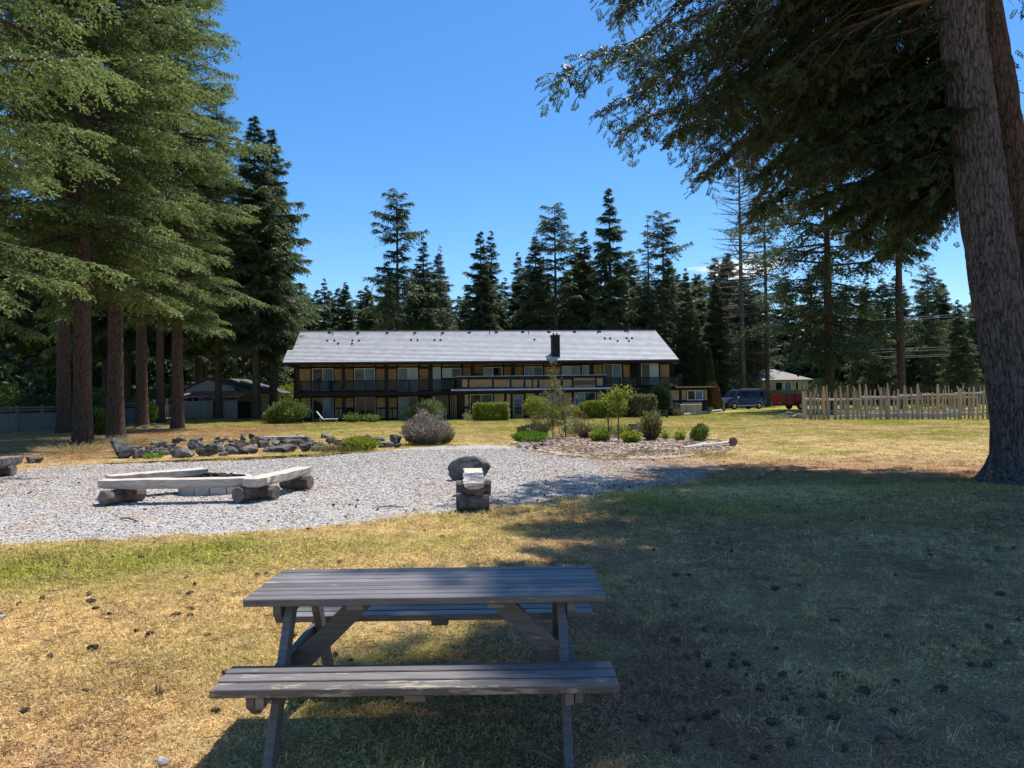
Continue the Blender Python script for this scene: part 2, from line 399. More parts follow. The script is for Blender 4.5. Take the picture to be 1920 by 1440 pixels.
def shrub_leaves(seed, n, r, leaf, shape='ball', up=0.3, lumps=7, hollow=.55, wid=.55):
    g = np.random.default_rng(seed)
    if shape == 'box':
        q = g.uniform(-1, 1, (n, 3)); f = g.integers(0, 3, n); q[np.arange(n), f] = np.sign(q[np.arange(n), f]) * g.uniform(.72, 1, n)
        ln = (np.abs(q) ** 5).sum(1) ** .2; q = q / np.maximum(ln, 1e-3)[:, None] * np.minimum(ln, 1)[:, None]
        q *= (1 + .06 * g.normal(0, 1, n))[:, None]
    else:
        d = g.normal(0, 1, (n, 3)); d /= np.linalg.norm(d, axis=1, keepdims=True)
        c = g.normal(0, 1, (lumps, 3)); c /= np.linalg.norm(c, axis=1, keepdims=True)
        am = g.uniform(.62, 1.22, lumps)
        dots = d @ c.T; wgt = np.exp(6 * (dots - 1)); lump = (wgt * am).sum(1) / wgt.sum(1)
        rad = (hollow + (1 - hollow) * g.random(n) ** .5) * lump * (1 + .3 * g.random(n) ** 7)
        q = d * rad[:, None]
    P = q * np.array(r); P[:, 2] += r[2]
    if shape != 'box': P[:, 2] = np.maximum(P[:, 2], .02 * r[2])
    D = (q if shape != 'box' else g.normal(0, .8, (n, 3))) + g.normal(0, .6, (n, 3)) + np.array([0, 0, up]); N = g.normal(0, 1, (n, 3)) + np.array([0, 0, .6])
    ti = np.clip(.35 + .35 * q[:, 2] * 0 + g.normal(.1, .25, n), 0, 1)
    V, F = leaf_quads(P, D, N, leaf * g.uniform(.6, 1.3, n), leaf * wid * g.uniform(.7, 1.2, n))
    return V, F, np.repeat(ti, 4)

def shrub(name, label, loc, r, n, leaf, m, seed, shape='ball', cat='shrub', group=None, up=.3, stems=5, **kw):
    e = empty(name, loc, 0, label, cat, group); random.seed(seed)
    V, F, ti = shrub_leaves(seed, n, r, leaf, shape, up, **kw)
    link('foliage', mesh_np('foliage', V, F, M[m], {'tint': ti}), e)
    w = MB()
    for i in range(stems):
        a = random.uniform(0, 6.28); k = random.uniform(.2, .65)
        tip = (math.cos(a) * r[0] * k, math.sin(a) * r[1] * k, r[2] * random.uniform(1.0, 1.6))
        w.tube([(tip[0] * .15, tip[1] * .15, -.05), (tip[0] * .5, tip[1] * .5, tip[2] * .5), tip], [.02 * r[2] + .008, .014 * r[2] + .005, .004], 5, cap=False)
    w.build('stem', M['limb'], e)
    return e

def stems_plant(name, label, loc, n, hgt, spread, m, seed, wid=.02, cat='plant', group=None, leaves=2, heads=None):
    """upright stems fanning out of one root"""
    g = np.random.default_rng(seed); e = empty(name, loc, 0, label, cat, group)
    a = g.uniform(0, 6.283, n); k = np.sqrt(g.random(n)) * spread; H = hgt * g.uniform(.6, 1.1, n) * (1 - .35 * (k / spread) ** 2)
    root = np.stack([np.cos(a) * k * .35, np.sin(a) * k * .35, np.zeros(n)], 1)
    top = np.stack([np.cos(a) * k, np.sin(a) * k, H], 1)
    Vs = []; Fs = []; Ts = []
    V, F = leaf_quads(root, top - root, g.normal(0, 1, (n, 3)), np.linalg.norm(top - root, axis=1), np.full(n, wid)); Vs.append(V); Ts.append(np.repeat(g.random(n) * .5, 4))
    for i in range(leaves):
        f = g.uniform(.25, 1.0, n)[:, None]; P = root + (top - root) * f
        D = (top - root) * .6 + g.normal(0, .5 * hgt, (n, 3)) * .6
        V, F = leaf_quads(P, D, g.normal(0, 1, (n, 3)), hgt * .16 * g.uniform(.5, 1.3, n), wid * 1.8 * np.ones(n)); Vs.append(V); Ts.append(np.repeat(.4 + .6 * g.random(n), 4))
    V = np.concatenate(Vs); F = np.arange(len(V)).reshape(-1, 4)
    link('foliage', mesh_np('foliage', V, F, M[m], {'tint': np.concatenate(Ts)}), e)
    if heads:
        V, F = leaf_quads(top, np.array([0, 0, 1.0]) + g.normal(0, .4, (n, 3)), g.normal(0, 1, (n, 3)), hgt * .10 * np.ones(n), hgt * .05 * np.ones(n))
        link('blossom', mesh_np('blossom', V, F, M[heads], {'tint': np.repeat(g.random(n), 4)}), e)
    return e
# ============================================================ GROUND
def gz(x, y):
    return 0.55 * sstep(50, 72, y) * sstep(-18, -27, x) + 0.3 * sstep(50, 66, y) * sstep(13, 20, x)
def gzf(x, y): return float(gz(x, y))
def on(px, py):
    """ground point under a photograph pixel"""
    p = G(px, py)
    for _ in range(6): p = G(px, py, gzf(p.x, p.y))
    return p
def at(px, Y, dz=0.0):
    """ground point in the direction of pixel column px at distance Y"""
    d = ray(px, 760); x = d.x * Y / d.y
    return Vector((x, Y, gzf(x, Y) + dz))

def blob(x, y, cx, cy, rx, ry):
    return np.exp(-(((x - cx) / rx) ** 2 + ((y - cy) / ry) ** 2))
def lawn(x, y):
    """returns greenness and litter (fallen needles, bare earth) of the lawn"""
    n1 = fbm(x * .45 + 40, y * .45 + 10, 4); n2 = fbm(x * 1.7, y * 1.7 + 50, 3); n3 = fbm(x * .12 + 5, y * .2 + 90, 3)
    g = .08 + .5 * sstep(.46, .72, n1)
    g = g + .85 * blob(x, y, -5.1, 7.9, 2.3, 1.0) + .45 * blob(x, y, -2.6, 9.0, 3.0, .8)
    g = g + .35 * blob(x, y, -1.9, 5.0, 1.2, .8)
    g = g * (1 - .9 * sstep(-.5, 1.5, x) * sstep(12, 9, y)) + .6 * blob(x, y, 2.4, 11.3, 2.6, 1.0) + .35 * blob(x, y, 6.5, 10.4, 4.0, .8)  # green taken out of the colour in the fir's shadow, over dry turf
    g = g + .42 * sstep(26, 34, y) * (.5 + 1.2 * (n3 - .4)) + .38 * sstep(42, 54, y)
    g = g * (.55 + .9 * n2)
    lit = .9 * blob(x, y, 7.5, 17.6, 5.5, 2.2) + .8 * blob(x, y, 3.2, 16.5, 2.6, 1.8)
    lit = lit + .75 * sstep(-11, -15, x) * sstep(18, 24, y) * sstep(60, 45, y)
    lit = lit + .5 * blob(x, y, 9.5, 13.5, 3.5, 3) + .45 * sstep(.60, .72, n1) * sstep(12, 6, y) + .4 * blob(x, y, -9, 29, 6, 3)
    lit = lit + .62 * sstep(-.8, 1.2, x) * sstep(13.5, 10, y) * (.5 + n1)  # browner colour across the fir's shadow, put in to warm the bluish shade
    lit = lit + .8 * blob(x, y, -2.4, 3.4, 1.4, 1.6) * n2 * 1.2
    lit = lit * (.4 + 1.1 * n2)
    return np.clip(g, 0, 1), np.clip(lit, 0, 1)

def spaced(lo, hi, a, b, st, gr=1.16):
    m = list(np.arange(a, b + .001, st)); s = st; v = a
    left = []
    while v > lo: s *= gr; v -= s; left.append(v)
    s = st; v = b; right = []
    while v < hi: s *= gr; v += s; right.append(v)
    return np.array(left[::-1] + m + right)
xs = spaced(-420, 420, -16, 18, .22); ys = spaced(-60, 600, -1, 30, .22)
GX, GY = np.meshgrid(xs, ys)
GZ = gz(GX, GY) + .003 * (fbm(GX * 1.3, GY * 1.3, 3) - .5) * 2
gg, gl = lawn(GX, GY)
nx, ny = len(xs), len(ys)
idx = np.arange(nx * ny).reshape(ny, nx)
F = np.stack([idx[:-1, :-1], idx[:-1, 1:], idx[1:, 1:], idx[1:, :-1]], -1).reshape(-1, 4)
def lawn_color(n, l, kind):
    """colour from the green and litter attributes; kind GEOMETRY (ground sheet) or INSTANCER (blades)"""
    a1 = n.new('ShaderNodeAttribute'); a1.attribute_name = 'green'; a1.attribute_type = kind
    a2 = n.new('ShaderNodeAttribute'); a2.attribute_name = 'litter_shade_tint'; a2.attribute_type = kind
    geo = n.new('ShaderNodeNewGeometry')
    n1 = n.new('ShaderNodeTexNoise'); n1.inputs['Scale'].default_value = 55; n1.inputs['Detail'].default_value = 4
    n2 = n.new('ShaderNodeTexNoise'); n2.inputs['Scale'].default_value = 6; n2.inputs['Detail'].default_value = 5
    l.new(geo.outputs['Position'], n1.inputs[0]); l.new(geo.outputs['Position'], n2.inputs[0])
    dry = ramp(n, [(.28, (.41, .27, .115)), (.5, (.68, .49, .23)), (.72, (.88, .71, .41))]); l.new(n1.outputs[0], dry.inputs[0])
    grn = ramp(n, [(.28, (.19, .195, .032)), (.55, (.38, .37, .07)), (.78, (.56, .51, .14))]); l.new(n1.outputs[0], grn.inputs[0])
    lit = ramp(n, [(.28, (.20, .11, .065)), (.52, (.48, .27, .15)), (.75, (.66, .43, .26))]); l.new(n1.outputs[0], lit.inputs[0])
    def sharp(att):
        ad = n.new('ShaderNodeMath'); ad.operation = 'MULTIPLY_ADD'; ad.inputs[1].default_value = .7; ad.inputs[2].default_value = -.35
        l.new(n2.outputs[0], ad.inputs[0])
        sm = n.new('ShaderNodeMath'); sm.operation = 'ADD'; sm.use_clamp = True; l.new(ad.outputs[0], sm.inputs[0]); l.new(att.outputs['Fac'], sm.inputs[1])
        return sm.outputs[0]
    m1 = n.new('ShaderNodeMix'); m1.data_type = 'RGBA'; l.new(sharp(a1), m1.inputs[0]); l.new(dry.outputs[0], m1.inputs[6]); l.new(grn.outputs[0], m1.inputs[7])
    m2 = n.new('ShaderNodeMix'); m2.data_type = 'RGBA'; l.new(sharp(a2), m2.inputs[0]); l.new(m1.outputs[2], m2.inputs[6]); l.new(lit.outputs[0], m2.inputs[7])
    return m2.outputs[2], n1
mg, n_, l_, p_ = nodes('lawn'); p_.inputs['Roughness'].default_value = .95; p_.inputs['Specular IOR Level'].default_value = .05
c_, nn_ = lawn_color(n_, l_, 'GEOMETRY'); hv = n_.new('ShaderNodeHueSaturation'); hv.inputs['Value'].default_value = .68; l_.new(c_, hv.inputs['Color']); l_.new(hv.outputs[0], p_.inputs['Base Color'])
bp = n_.new('ShaderNodeBump'); bp.inputs['Strength'].default_value = .9; bp.inputs['Distance'].default_value = .03
l_.new(nn_.outputs[0], bp.inputs['Height']); l_.new(bp.outputs[0], p_.inputs['Normal'])
ground = link('ground', mesh_np('ground', np.stack([GX, GY, GZ], -1).reshape(-1, 3), F, mg, {'green': gg.ravel(), 'litter_shade_tint': gl.ravel()}, smooth=True))
tag(ground, kind='structure')

# ---- gravel yard
gp = [(-420, 1040), (-150, 1030), (0, 1021), (110, 1018), (240, 1010), (330, 1004), (420, 1001), (520, 995), (620, 988), (720, 980), (800, 970), (880, 961), (960, 953), (1040, 943), (1120, 934), (1200, 924), (1270, 912), (1330, 898),
      (1365, 880), (1350, 866), (1270, 862), (1180, 861), (1090, 859), (1030, 850), (985, 842), (955, 836), (900, 834), (840, 836), (770, 840), (700, 848), (620, 855), (540, 859), (430, 864), (330, 867), (240, 869), (150, 872), (70, 878), (0, 886), (-200, 900)]
gpts = [G(*q) for q in gp]
gpoly = []
for i, a in enumerate(gpts):
    b = gpts[(i + 1) % len(gpts)]; k = max(2, int((b - a).length / .12))
    for j in range(k):
        q = a.lerp(b, j / k); gpoly.append((q.x, q.y))
gpoly = np.array(gpoly)
gpoly += (np.stack([fbm(gpoly[:, 0] * 2.3, gpoly[:, 1] * 2.3, 3), fbm(gpoly[:, 0] * 2.3 + 60, gpoly[:, 1] * 2.3, 3)], 1) - .5) * .8
def inside(x, y, poly):
    x = np.asarray(x); y = np.asarray(y); c = np.zeros(x.shape, bool); j = len(poly) - 1
    for i in range(len(poly)):
        xi, yi = poly[i]; xj, yj = poly[j]
        if yi != yj: c ^= ((yi > y) != (yj > y)) & (x < (xj - xi) * (y - yi) / (yj - yi) + xi)
        j = i
    return c
def dist_edge(x, y, poly):
    d = np.full(x.shape, 9.0)
    for i in range(0, len(poly), 2): d = np.minimum(d, np.hypot(x - poly[i][0], y - poly[i][1]))
    return d
def gravel_color(n, l, cell):
    geo = n.new('ShaderNodeNewGeometry')
    st = ramp(n, [(0, (.07, .06, .055)), (.2, (.27, .25, .23)), (.5, (.51, .475, .44)), (.8, (.76, .72, .68)), (1, (.44, .31, .25))])
    l.new(cell, st.inputs[0])
    nz = n.new('ShaderNodeTexNoise'); nz.inputs['Scale'].default_value = .9; nz.inputs['Detail'].default_value = 6; nz.inputs['Roughness'].default_value = .65
    l.new(geo.outputs['Position'], nz.inputs[0])
    nf = n.new('ShaderNodeTexNoise'); nf.inputs['Scale'].default_value = 24; nf.inputs['Detail'].default_value = 3; l.new(geo.outputs['Position'], nf.inputs[0])
    sx = n.new('ShaderNodeSeparateXYZ'); l.new(geo.outputs['Position'], sx.inputs[0])
    mr = n.new('ShaderNodeMapRange'); mr.inputs[1].default_value = .3; mr.inputs[2].default_value = 4.5; mr.inputs[3].default_value = 0; mr.inputs[4].default_value = .26
    l.new(sx.outputs[0], mr.inputs[0])
    ml = n.new('ShaderNodeMapRange'); ml.inputs[1].default_value = -6.5; ml.inputs[2].default_value = -13; ml.inputs[3].default_value = 0; ml.inputs[4].default_value = .10
    l.new(sx.outputs[0], ml.inputs[0])
    a = n.new('ShaderNodeMath'); a.operation = 'ADD'; l.new(mr.outputs[0], a.inputs[0]); l.new(nz.outputs[0], a.inputs[1])
    a2 = n.new('ShaderNodeMath'); a2.operation = 'ADD'; l.new(a.outputs[0], a2.inputs[0]); l.new(ml.outputs[0], a2.inputs[1])
    b = n.new('ShaderNodeMath'); b.operation = 'MULTIPLY_ADD'; b.inputs[1].default_value = .35; l.new(nf.outputs[0], b.inputs[0]); l.new(a2.outputs[0], b.inputs[2])
    k = n.new('ShaderNodeMapRange'); k.inputs[1].default_value = .72; k.inputs[2].default_value = .95; k.inputs[4].default_value = .85; l.new(b.outputs[0], k.inputs[0])
    nl_ = ramp(n, [(.35, (.25, .13, .07)), (.65, (.52, .33, .18))]); l.new(nf.outputs[0], nl_.inputs[0])
    mm = n.new('ShaderNodeMix'); mm.data_type = 'RGBA'; l.new(k.outputs[0], mm.inputs[0]); l.new(st.outputs[0], mm.inputs[6]); l.new(nl_.outputs[0], mm.inputs[7])
    return mm.outputs[2]
mgr, n_, l_, p_ = nodes('gravel'); p_.inputs['Roughness'].default_value = .9; p_.inputs['Specular IOR Level'].default_value = .15
ge = n_.new('ShaderNodeNewGeometry'); vo = n_.new('ShaderNodeTexVoronoi'); vo.inputs['Scale'].default_value = 44; l_.new(ge.outputs['Position'], vo.inputs[0])
sp = n_.new('ShaderNodeSeparateColor'); l_.new(vo.outputs['Color'], sp.inputs[0])
l_.new(gravel_color(n_, l_, sp.outputs[0]), p_.inputs['Base Color'])
bp = n_.new('ShaderNodeBump'); bp.inputs['Strength'].default_value = 1; bp.inputs['Distance'].default_value = .03; bp.invert = True
l_.new(vo.outputs['Distance'], bp.inputs['Height']); l_.new(bp.outputs[0], p_.inputs['Normal'])
bm = bmesh.new(); vv = [bm.verts.new((x, y, .008)) for x, y in gpoly]; bm.faces.new(vv); bmesh.ops.triangulate(bm, faces=bm.faces[:])
bmesh.ops.recalc_face_normals(bm, faces=bm.faces[:])
me = bpy.data.meshes.new('gravel_yard'); bm.to_mesh(me); bm.free(); me.materials.append(mgr)
if me.polygons[0].normal.z < 0: me.flip_normals()
tag(link('gravel_yard', me), kind='structure')

# ---- scatter stuff with instances on points
def scatter(name, P, scl, rotz, protos, label, cat, attrs):
    """one stuff object: each vertex carries an instance of one of the proto meshes"""
    hidden = bpy.data.collections.new(name + '_pieces')
    for i, pm in enumerate(protos):
        po = bpy.data.objects.new('%s_piece' % name, pm); hidden.objects.link(po)
    me = bpy.data.meshes.new(name); me.vertices.add(len(P)); me.vertices.foreach_set('co', np.ascontiguousarray(P, np.float32).ravel())
    for k, a in {**attrs, 'scl': scl, 'rz': rotz}.items():
        t = me.attributes.new(k, 'FLOAT', 'POINT'); t.data.foreach_set('value', np.ascontiguousarray(a, np.float32))
    o = link(name, me); tag(o, label, cat, None, 'stuff')
    ng = bpy.data.node_groups.new(name, 'GeometryNodeTree')
    ng.interface.new_socket('Geometry', in_out='INPUT', socket_type='NodeSocketGeometry'); ng.interface.new_socket('Geometry', in_out='OUTPUT', socket_type='NodeSocketGeometry')
    N = ng.nodes; Lk = ng.links
    gi = N.new('NodeGroupInput'); go = N.new('NodeGroupOutput'); ip = N.new('GeometryNodeInstanceOnPoints'); ci = N.new('GeometryNodeCollectionInfo')
    ci.inputs['Collection'].default_value = hidden; ci.inputs['Separate Children'].default_value = True; ci.inputs['Reset Children'].default_value = True
    ip.inputs['Pick Instance'].default_value = True
    a1 = N.new('GeometryNodeInputNamedAttribute'); a1.data_type = 'FLOAT'; a1.inputs[0].default_value = 'scl'
    a2 = N.new('GeometryNodeInputNamedAttribute'); a2.data_type = 'FLOAT'; a2.inputs[0].default_value = 'rz'
    cx = N.new('ShaderNodeCombineXYZ'); Lk.new(a2.outputs[0], cx.inputs[2])
    mp_ = N.new('GeometryNodeMeshToPoints')
    Lk.new(gi.outputs[0], mp_.inputs[0]); Lk.new(mp_.outputs[0], ip.inputs['Points']); Lk.new(ci.outputs[0], ip.inputs['Instance'])
    Lk.new(cx.outputs[0], ip.inputs['Rotation']); Lk.new(a1.outputs[0], ip.inputs['Scale']); Lk.new(ip.outputs[0], go.inputs[0])
    md = o.modifiers.new('pieces', 'NODES'); md.node_group = ng
    return o

rg = np.random.default_rng(11)
def field(n, y0, y1, x_extra=2.0):
    """random ground points over the strip the photograph can see"""
    y = np.sqrt(rg.random(n) * (y1 ** 2 - y0 ** 2) + y0 ** 2); x = (rg.random(n) * 2 - 1) * (y * .70 + x_extra)
    return x, y
mgb, n_, l_, p_ = nodes('grass_blade'); p_.inputs['Roughness'].default_value = .7; p_.inputs['Specular IOR Level'].default_value = .15
c_, nn_ = lawn_color(n_, l_, 'INSTANCER'); ta = n_.new('ShaderNodeAttribute'); ta.attribute_type = 'INSTANCER'; ta.attribute_name = 'tone'
hv = n_.new('ShaderNodeHueSaturation'); l_.new(ta.outputs['Fac'], hv.inputs['Value']); l_.new(c_, hv.inputs['Color']); c_ = hv.outputs[0]
nn_.inputs['Scale'].default_value = 30
l_.new(c_, p_.inputs['Base Color'])
tr = n_.new('ShaderNodeBsdfTranslucent'); l_.new(c_, tr.inputs[0]); ms = n_.new('ShaderNodeMixShader'); ms.inputs[0].default_value = .4
l_.new(p_.outputs[0], ms.inputs[1]); l_.new(tr.outputs[0], ms.inputs[2]); l_.new(ms.outputs[0], n_['Material Output'].inputs[0])
def tuft(seed, nb, r, hgt, w, flat=.5):
    g = np.random.default_rng(seed); a = g.uniform(0, 6.283, nb); k = np.sqrt(g.random(nb)) * r
    P = np.stack([np.cos(a) * k, np.sin(a) * k, np.zeros(nb)], 1)
    b = g.uniform(0, 6.283, nb); fl = np.abs(g.normal(flat, .5, nb))
    D = np.stack([np.cos(b) * fl, np.sin(b) * fl, np.ones(nb)], 1); D /= np.linalg.norm(D, axis=1, keepdims=True)
    Ln = hgt * g.uniform(.5, 1.3, nb)[:, None]; S = np.cross(D, g.normal(0, 1, (nb, 3))); S /= np.linalg.norm(S, axis=1, keepdims=True)
    mid = P + D * Ln * .5; tip = P + D * Ln + np.array([0, 0, -1]) * Ln * .25 * fl[:, None]
    tip[:, 2] = np.maximum(tip[:, 2], .004)
    V = np.stack([P - S * w * .5, P + S * w * .5, mid + S * w * .4, tip, mid - S * w * .4], 1).reshape(-1, 3)
    b0 = np.arange(nb) * 5
    F = np.concatenate([np.stack([b0, b0 + 1, b0 + 2, b0 + 4], 1), np.stack([b0 + 4, b0 + 2, b0 + 3, b0 + 3], 1)])
    me = bpy.data.meshes.new('tuft'); fl_ = [tuple(q) if q[2] != q[3] else tuple(q[:3]) for q in F.tolist()]
    me.from_pydata(V.tolist(), [], fl_); me.materials.append(mgb); return me
sets = [(26000, 2.2, 7.5, 1.0), (24000, 7.5, 16, 1.5), (46000, 16, 62, 3.0)]
PX = []; PS = []
for n, a, b, s in sets:
    x, y = field(n, a, b); PX.append(np.stack([x, y], 1)); PS.append(np.full(n, s))
PX = np.concatenate(PX); PS = np.concatenate(PS)
x, y = PX[:, 0], PX[:, 1]
ins = inside(x, y, gpoly); dd = np.where(ins, dist_edge(x, y, gpoly), 9); ins = ins & (rg.random(len(x)) > np.where(dd < .4, .55 - 1.3 * dd, .012))
g_, li_ = lawn(x, y)
keep = ~ins & (rg.random(len(x)) > .45 * li_)
x, y, PS, g_, li_ = x[keep], y[keep], PS[keep], g_[keep], li_[keep]
scl = PS * rg.uniform(.7, 1.25, len(x)) * (.75 + .5 * g_ + .35 * (fbm(x * .8, y * .8, 3) > .58))
scl = np.where(y > 16, np.minimum(scl, 3.0) * .75, scl)
scatter('grass', np.stack([x, y, gz(x, y) + .002], 1), scl, rg.uniform(0, 6.28, len(x)), [tuft(i, 22, .085, .036, .0062, 1.3) for i in range(5)],
        'dry golden and green mown grass blades of the lawn', 'grass', {'green': g_, 'litter_shade_tint': li_, 'tone': np.clip(rg.normal(np.where(y < 14, 1.28, 1.0), .28, len(x)), .5, 1.9)})
# taller weeds
x, y = field(1900, 2.4, 14); kk = ~inside(x, y, gpoly); x, y = x[kk], y[kk]; g_, li_ = lawn(x, y)
kk = (fbm(x * .7 + 3, y * .7, 3) > .55); x, y, g_, li_ = x[kk], y[kk], g_[kk], li_[kk]
scatter('weeds', np.stack([x, y, x * 0], 1), rg.uniform(.7, 1.3, len(x)), rg.uniform(0, 6.28, len(x)), [tuft(40 + i, 12, .05, .11, .0035, .45) for i in range(3)],
        'scattered taller straw coloured grass stems in the lawn', 'grass', {'green': g_ * .6, 'litter_shade_tint': li_ * 0, 'tone': rg.uniform(.9, 1.4, len(x))})
# fallen needles and twig bits
M['needle'] = mat('needle', (.20, .11, .06), (.45, .30, .18), scale=.7, rough=.9, world=True)
def needles(seed):
    random.seed(seed); w = MB()
    for _ in range(7):
        a = random.uniform(0, 6.28); c = Vector((random.uniform(-.05, .05), random.uniform(-.05, .05), random.uniform(.012, .03))); d = Vector((math.cos(a), math.sin(a), random.uniform(-.2, .2))) * random.uniform(.012, .03)
        w.tube([c - d, c + d], [.0022, .0012], 3, cap=False)
    return w.mesh('needles', M['needle'])
x, y = field(14000, 2.3, 13); g_, li_ = lawn(x, y); kk = ~inside(x, y, gpoly) & (rg.random(len(x)) < .25 + li_); x, y = x[kk], y[kk]
scatter('needle_litter', np.stack([x, y, x * 0], 1), rg.uniform(.7, 1.5, len(x)), rg.uniform(0, 6.28, len(x)), [needles(i) for i in range(5)], 'brown fallen fir needles strewn through the lawn', 'needles', {})
# pebbles
mpb, n_, l_, p_ = nodes('pebble'); p_.inputs['Roughness'].default_value = .85; p_.inputs['Specular IOR Level'].default_value = .2
oa = n_.new('ShaderNodeAttribute'); oa.attribute_type = 'INSTANCER'; oa.attribute_name = 'tone'
l_.new(gravel_color(n_, l_, oa.outputs['Fac']), p_.inputs['Base Color'])
def pebble(seed):
    random.seed(seed); bm = bmesh.new(); bmesh.ops.create_icosphere(bm, subdivisions=1, radius=.0125)
    for v in bm.verts:
        v.co *= random.uniform(.75, 1.2); v.co.z *= .65; v.co.z += .004
    me = bpy.data.meshes.new('pebble'); bm.to_mesh(me); bm.free(); me.materials.append(mpb); return me
y = np.sqrt(rg.random(105000) * (25.5 ** 2 - 8.5 ** 2) + 8.5 ** 2) ** 1.0; x = (rg.random(105000) * 2 - 1) * (y * .7 + 2)
kk = inside(x, y, gpoly) ; x, y = x[kk], y[kk]
de = dist_edge(x, y, gpoly); kk = (de > .35) | (rg.random(len(x)) < .5); x, y = x[kk], y[kk]
x = np.concatenate([x, x[:2500] + rg.normal(0, .25, 2500)]); y = np.concatenate([y, y[:2500] + rg.normal(0, .25, 2500)])
scatter('gravel', np.stack([x, y, np.full(len(x), .006)], 1), rg.uniform(.6, 1.5, len(x)) * (.8 + y / 40), rg.uniform(0, 6.28, len(x)), [pebble(i) for i in range(5)],
        'loose light grey gravel stones covering the yard', 'gravel', {'tone': rg.random(len(x))})

# ============================================================ MAIN HOUSE
HA = math.atan2(4.0, 31.9)
P0 = at(545, 60); P0.z = 0
HU = Vector((math.cos(HA), math.sin(HA), 0)); HV = Vector((-math.sin(HA), math.cos(HA), 0))
house = empty('timbered_lodge', P0, HA, 'long two storey half-timbered lodge with pale shingled roof and balconies', 'house')
def hx(px, py, v=0.0):
    """photograph pixel -> (u, z) on the house plane at depth v"""
    d = ray(px, py); o = Vector((0, 0, EYE)); q = P0 + HV * v
    t = (q - o).dot(HV) / d.dot(HV); p = o + d * t
    return (p - P0).dot(HU), p.z
M['timber'] = mat('dark_timber', (.012, .010, .010), (.030, .024, .022), scale=3, rough=.75, spec=.25)
M['stucco'] = mat('tan_panel', (.35, .215, .105), (.45, .285, .145), scale=2.5, rough=.85, bump=.15, bscale=40, rand=.10)
M['white'] = mat('white_paint', (.70, .70, .69), (.80, .80, .79), scale=3, rough=.5)
M['grey_trim'] = mat('grey_trim', (.34, .34, .34), (.46, .46, .46), scale=3, rough=.5)
def glassm(name, c1, c2, sc=.6, rough=.04):
    m = mat(name, c1, c2, scale=sc, rough=rough, spec=.28, detail=3); return m
M['glass_dark'] = glassm('glass_dark', (.006, .008, .010), (.02, .026, .03))
M['glass_sky_tint'] = glassm('glass_sky_tint', (.045, .095, .155), (.15, .26, .36))  # bluish sky reflection painted into the base colour of the panes
M['glass_pale'] = glassm('glass_pale', (.26, .37, .43), (.46, .57, .62))
M['rail_glass'] = glassm('rail_glass', (.01, .012, .015), (.03, .035, .04))
_m, n_, l_, p_ = nodes('balcony_glass'); p_.inputs['Base Color'].default_value = (.62, .68, .72, 1); p_.inputs['Roughness'].default_value = .03
tb = n_.new('ShaderNodeBsdfTransparent'); tb.inputs[0].default_value = (.55, .6, .64, 1); ms = n_.new('ShaderNodeMixShader'); gl_ = n_.new('ShaderNodeBsdfGlossy'); gl_.inputs['Roughness'].default_value = .03
fr = n_.new('ShaderNodeFresnel'); fr.inputs[0].default_value = 1.22; l_.new(fr.outputs[0], ms.inputs[0]); l_.new(tb.outputs[0], ms.inputs[1]); l_.new(gl_.outputs[0], ms.inputs[2]); l_.new(ms.outputs[0], n_['Material Output'].inputs[0])
M['balcony_glass'] = _m
LEN = hx(1265, 700)[0]; EAVE = 4.75; RIDGE = 7.75; VW = 1.5; VR = 5.4; VB = 10.3
# walls
w = MB(); w.b2((0.0, VW, -.1), (LEN, VB - 1, 4.72)); w.build('wall', M['timber'], house)
for u in (.06, LEN - .16): w = MB(); w.prism([(u, VW - 1.0, 4.73), (u, VB - .6, 4.73), (u, VR, RIDGE - .25)], 0, 0, (.1, 0, 0)); w.build('gable', M['timber'], house)
# roof in stepped courses
M['shingle'] = mat('roof_shingle', (.38, .385, .40), (.55, .55, .56), scale=1.6, rough=.45, spec=.5, stretch=(1, 1, 1), lo=.3, hi=.7, bump=.25, bscale=18, detail=8)
NC = 24; w = MB(); v0, v1 = -.75, VR; z0, z1 = EAVE, RIDGE
for i in range(NC):
    a, b = i / NC, (i + 1) / NC
    va, vb = v0 + (v1 - v0) * a, v0 + (v1 - v0) * b + .02; za, zb = z0 + (z1 - z0) * a, z0 + (z1 - z0) * b
    ul = -.05 - (.42 if a < .34 else 0)
    P = [(ul, va, za - .015), (ul, va, za + .06), (ul, vb, zb + .012), (ul, vb, zb - .03)]
    w.prism(P, 0, 0, (LEN + .12 - ul, 0, 0))
w.prism([(-.05, VR, RIDGE - .05), (-.05, VR, RIDGE), (-.05, VB, EAVE + .05), (-.05, VB, EAVE)], 0, 0, (LEN + .17, 0, 0))
roof = w.build('roof', M['shingle'], house)
w = MB(); w.b2((-.05, VR - .14, RIDGE + .0), (LEN + .12, VR + .14, RIDGE + .055)); w.build('ridge_cap', M['shingle'], roof)
w = MB(); w.b2((-.45, -.79, EAVE - .24), (LEN + .1, -.71, EAVE - .02)); w.b2((-.0, -.70, EAVE - .12), (LEN + .05, VW, EAVE - .06)); w.build('fascia', M['timber'], house)
w = MB(); w.tube([(-.45, -.86, EAVE - .06), (LEN + .1, -.86, EAVE - .06)], .05, 6); w.build('gutter', M['timber'], house)
def roofp(px, py):
    """point on the front roof slope under a pixel (house coordinates)"""
    n = Vector((0, -(z1 - z0), (v1 - v0))); d = ray(px, py); o = Vector((0, 0, EYE))
    inv = Matrix.Rotation(-HA, 3, 'Z'); dl = inv @ d; ol = inv @ (o - P0); q = Vector((0, v0, z0))
    t = (q - ol).dot(n) / dl.dot(n); return ol + dl * t
M['vent'] = mat('vent_metal', (.02, .02, .02), (.05, .045, .045), rough=.5)
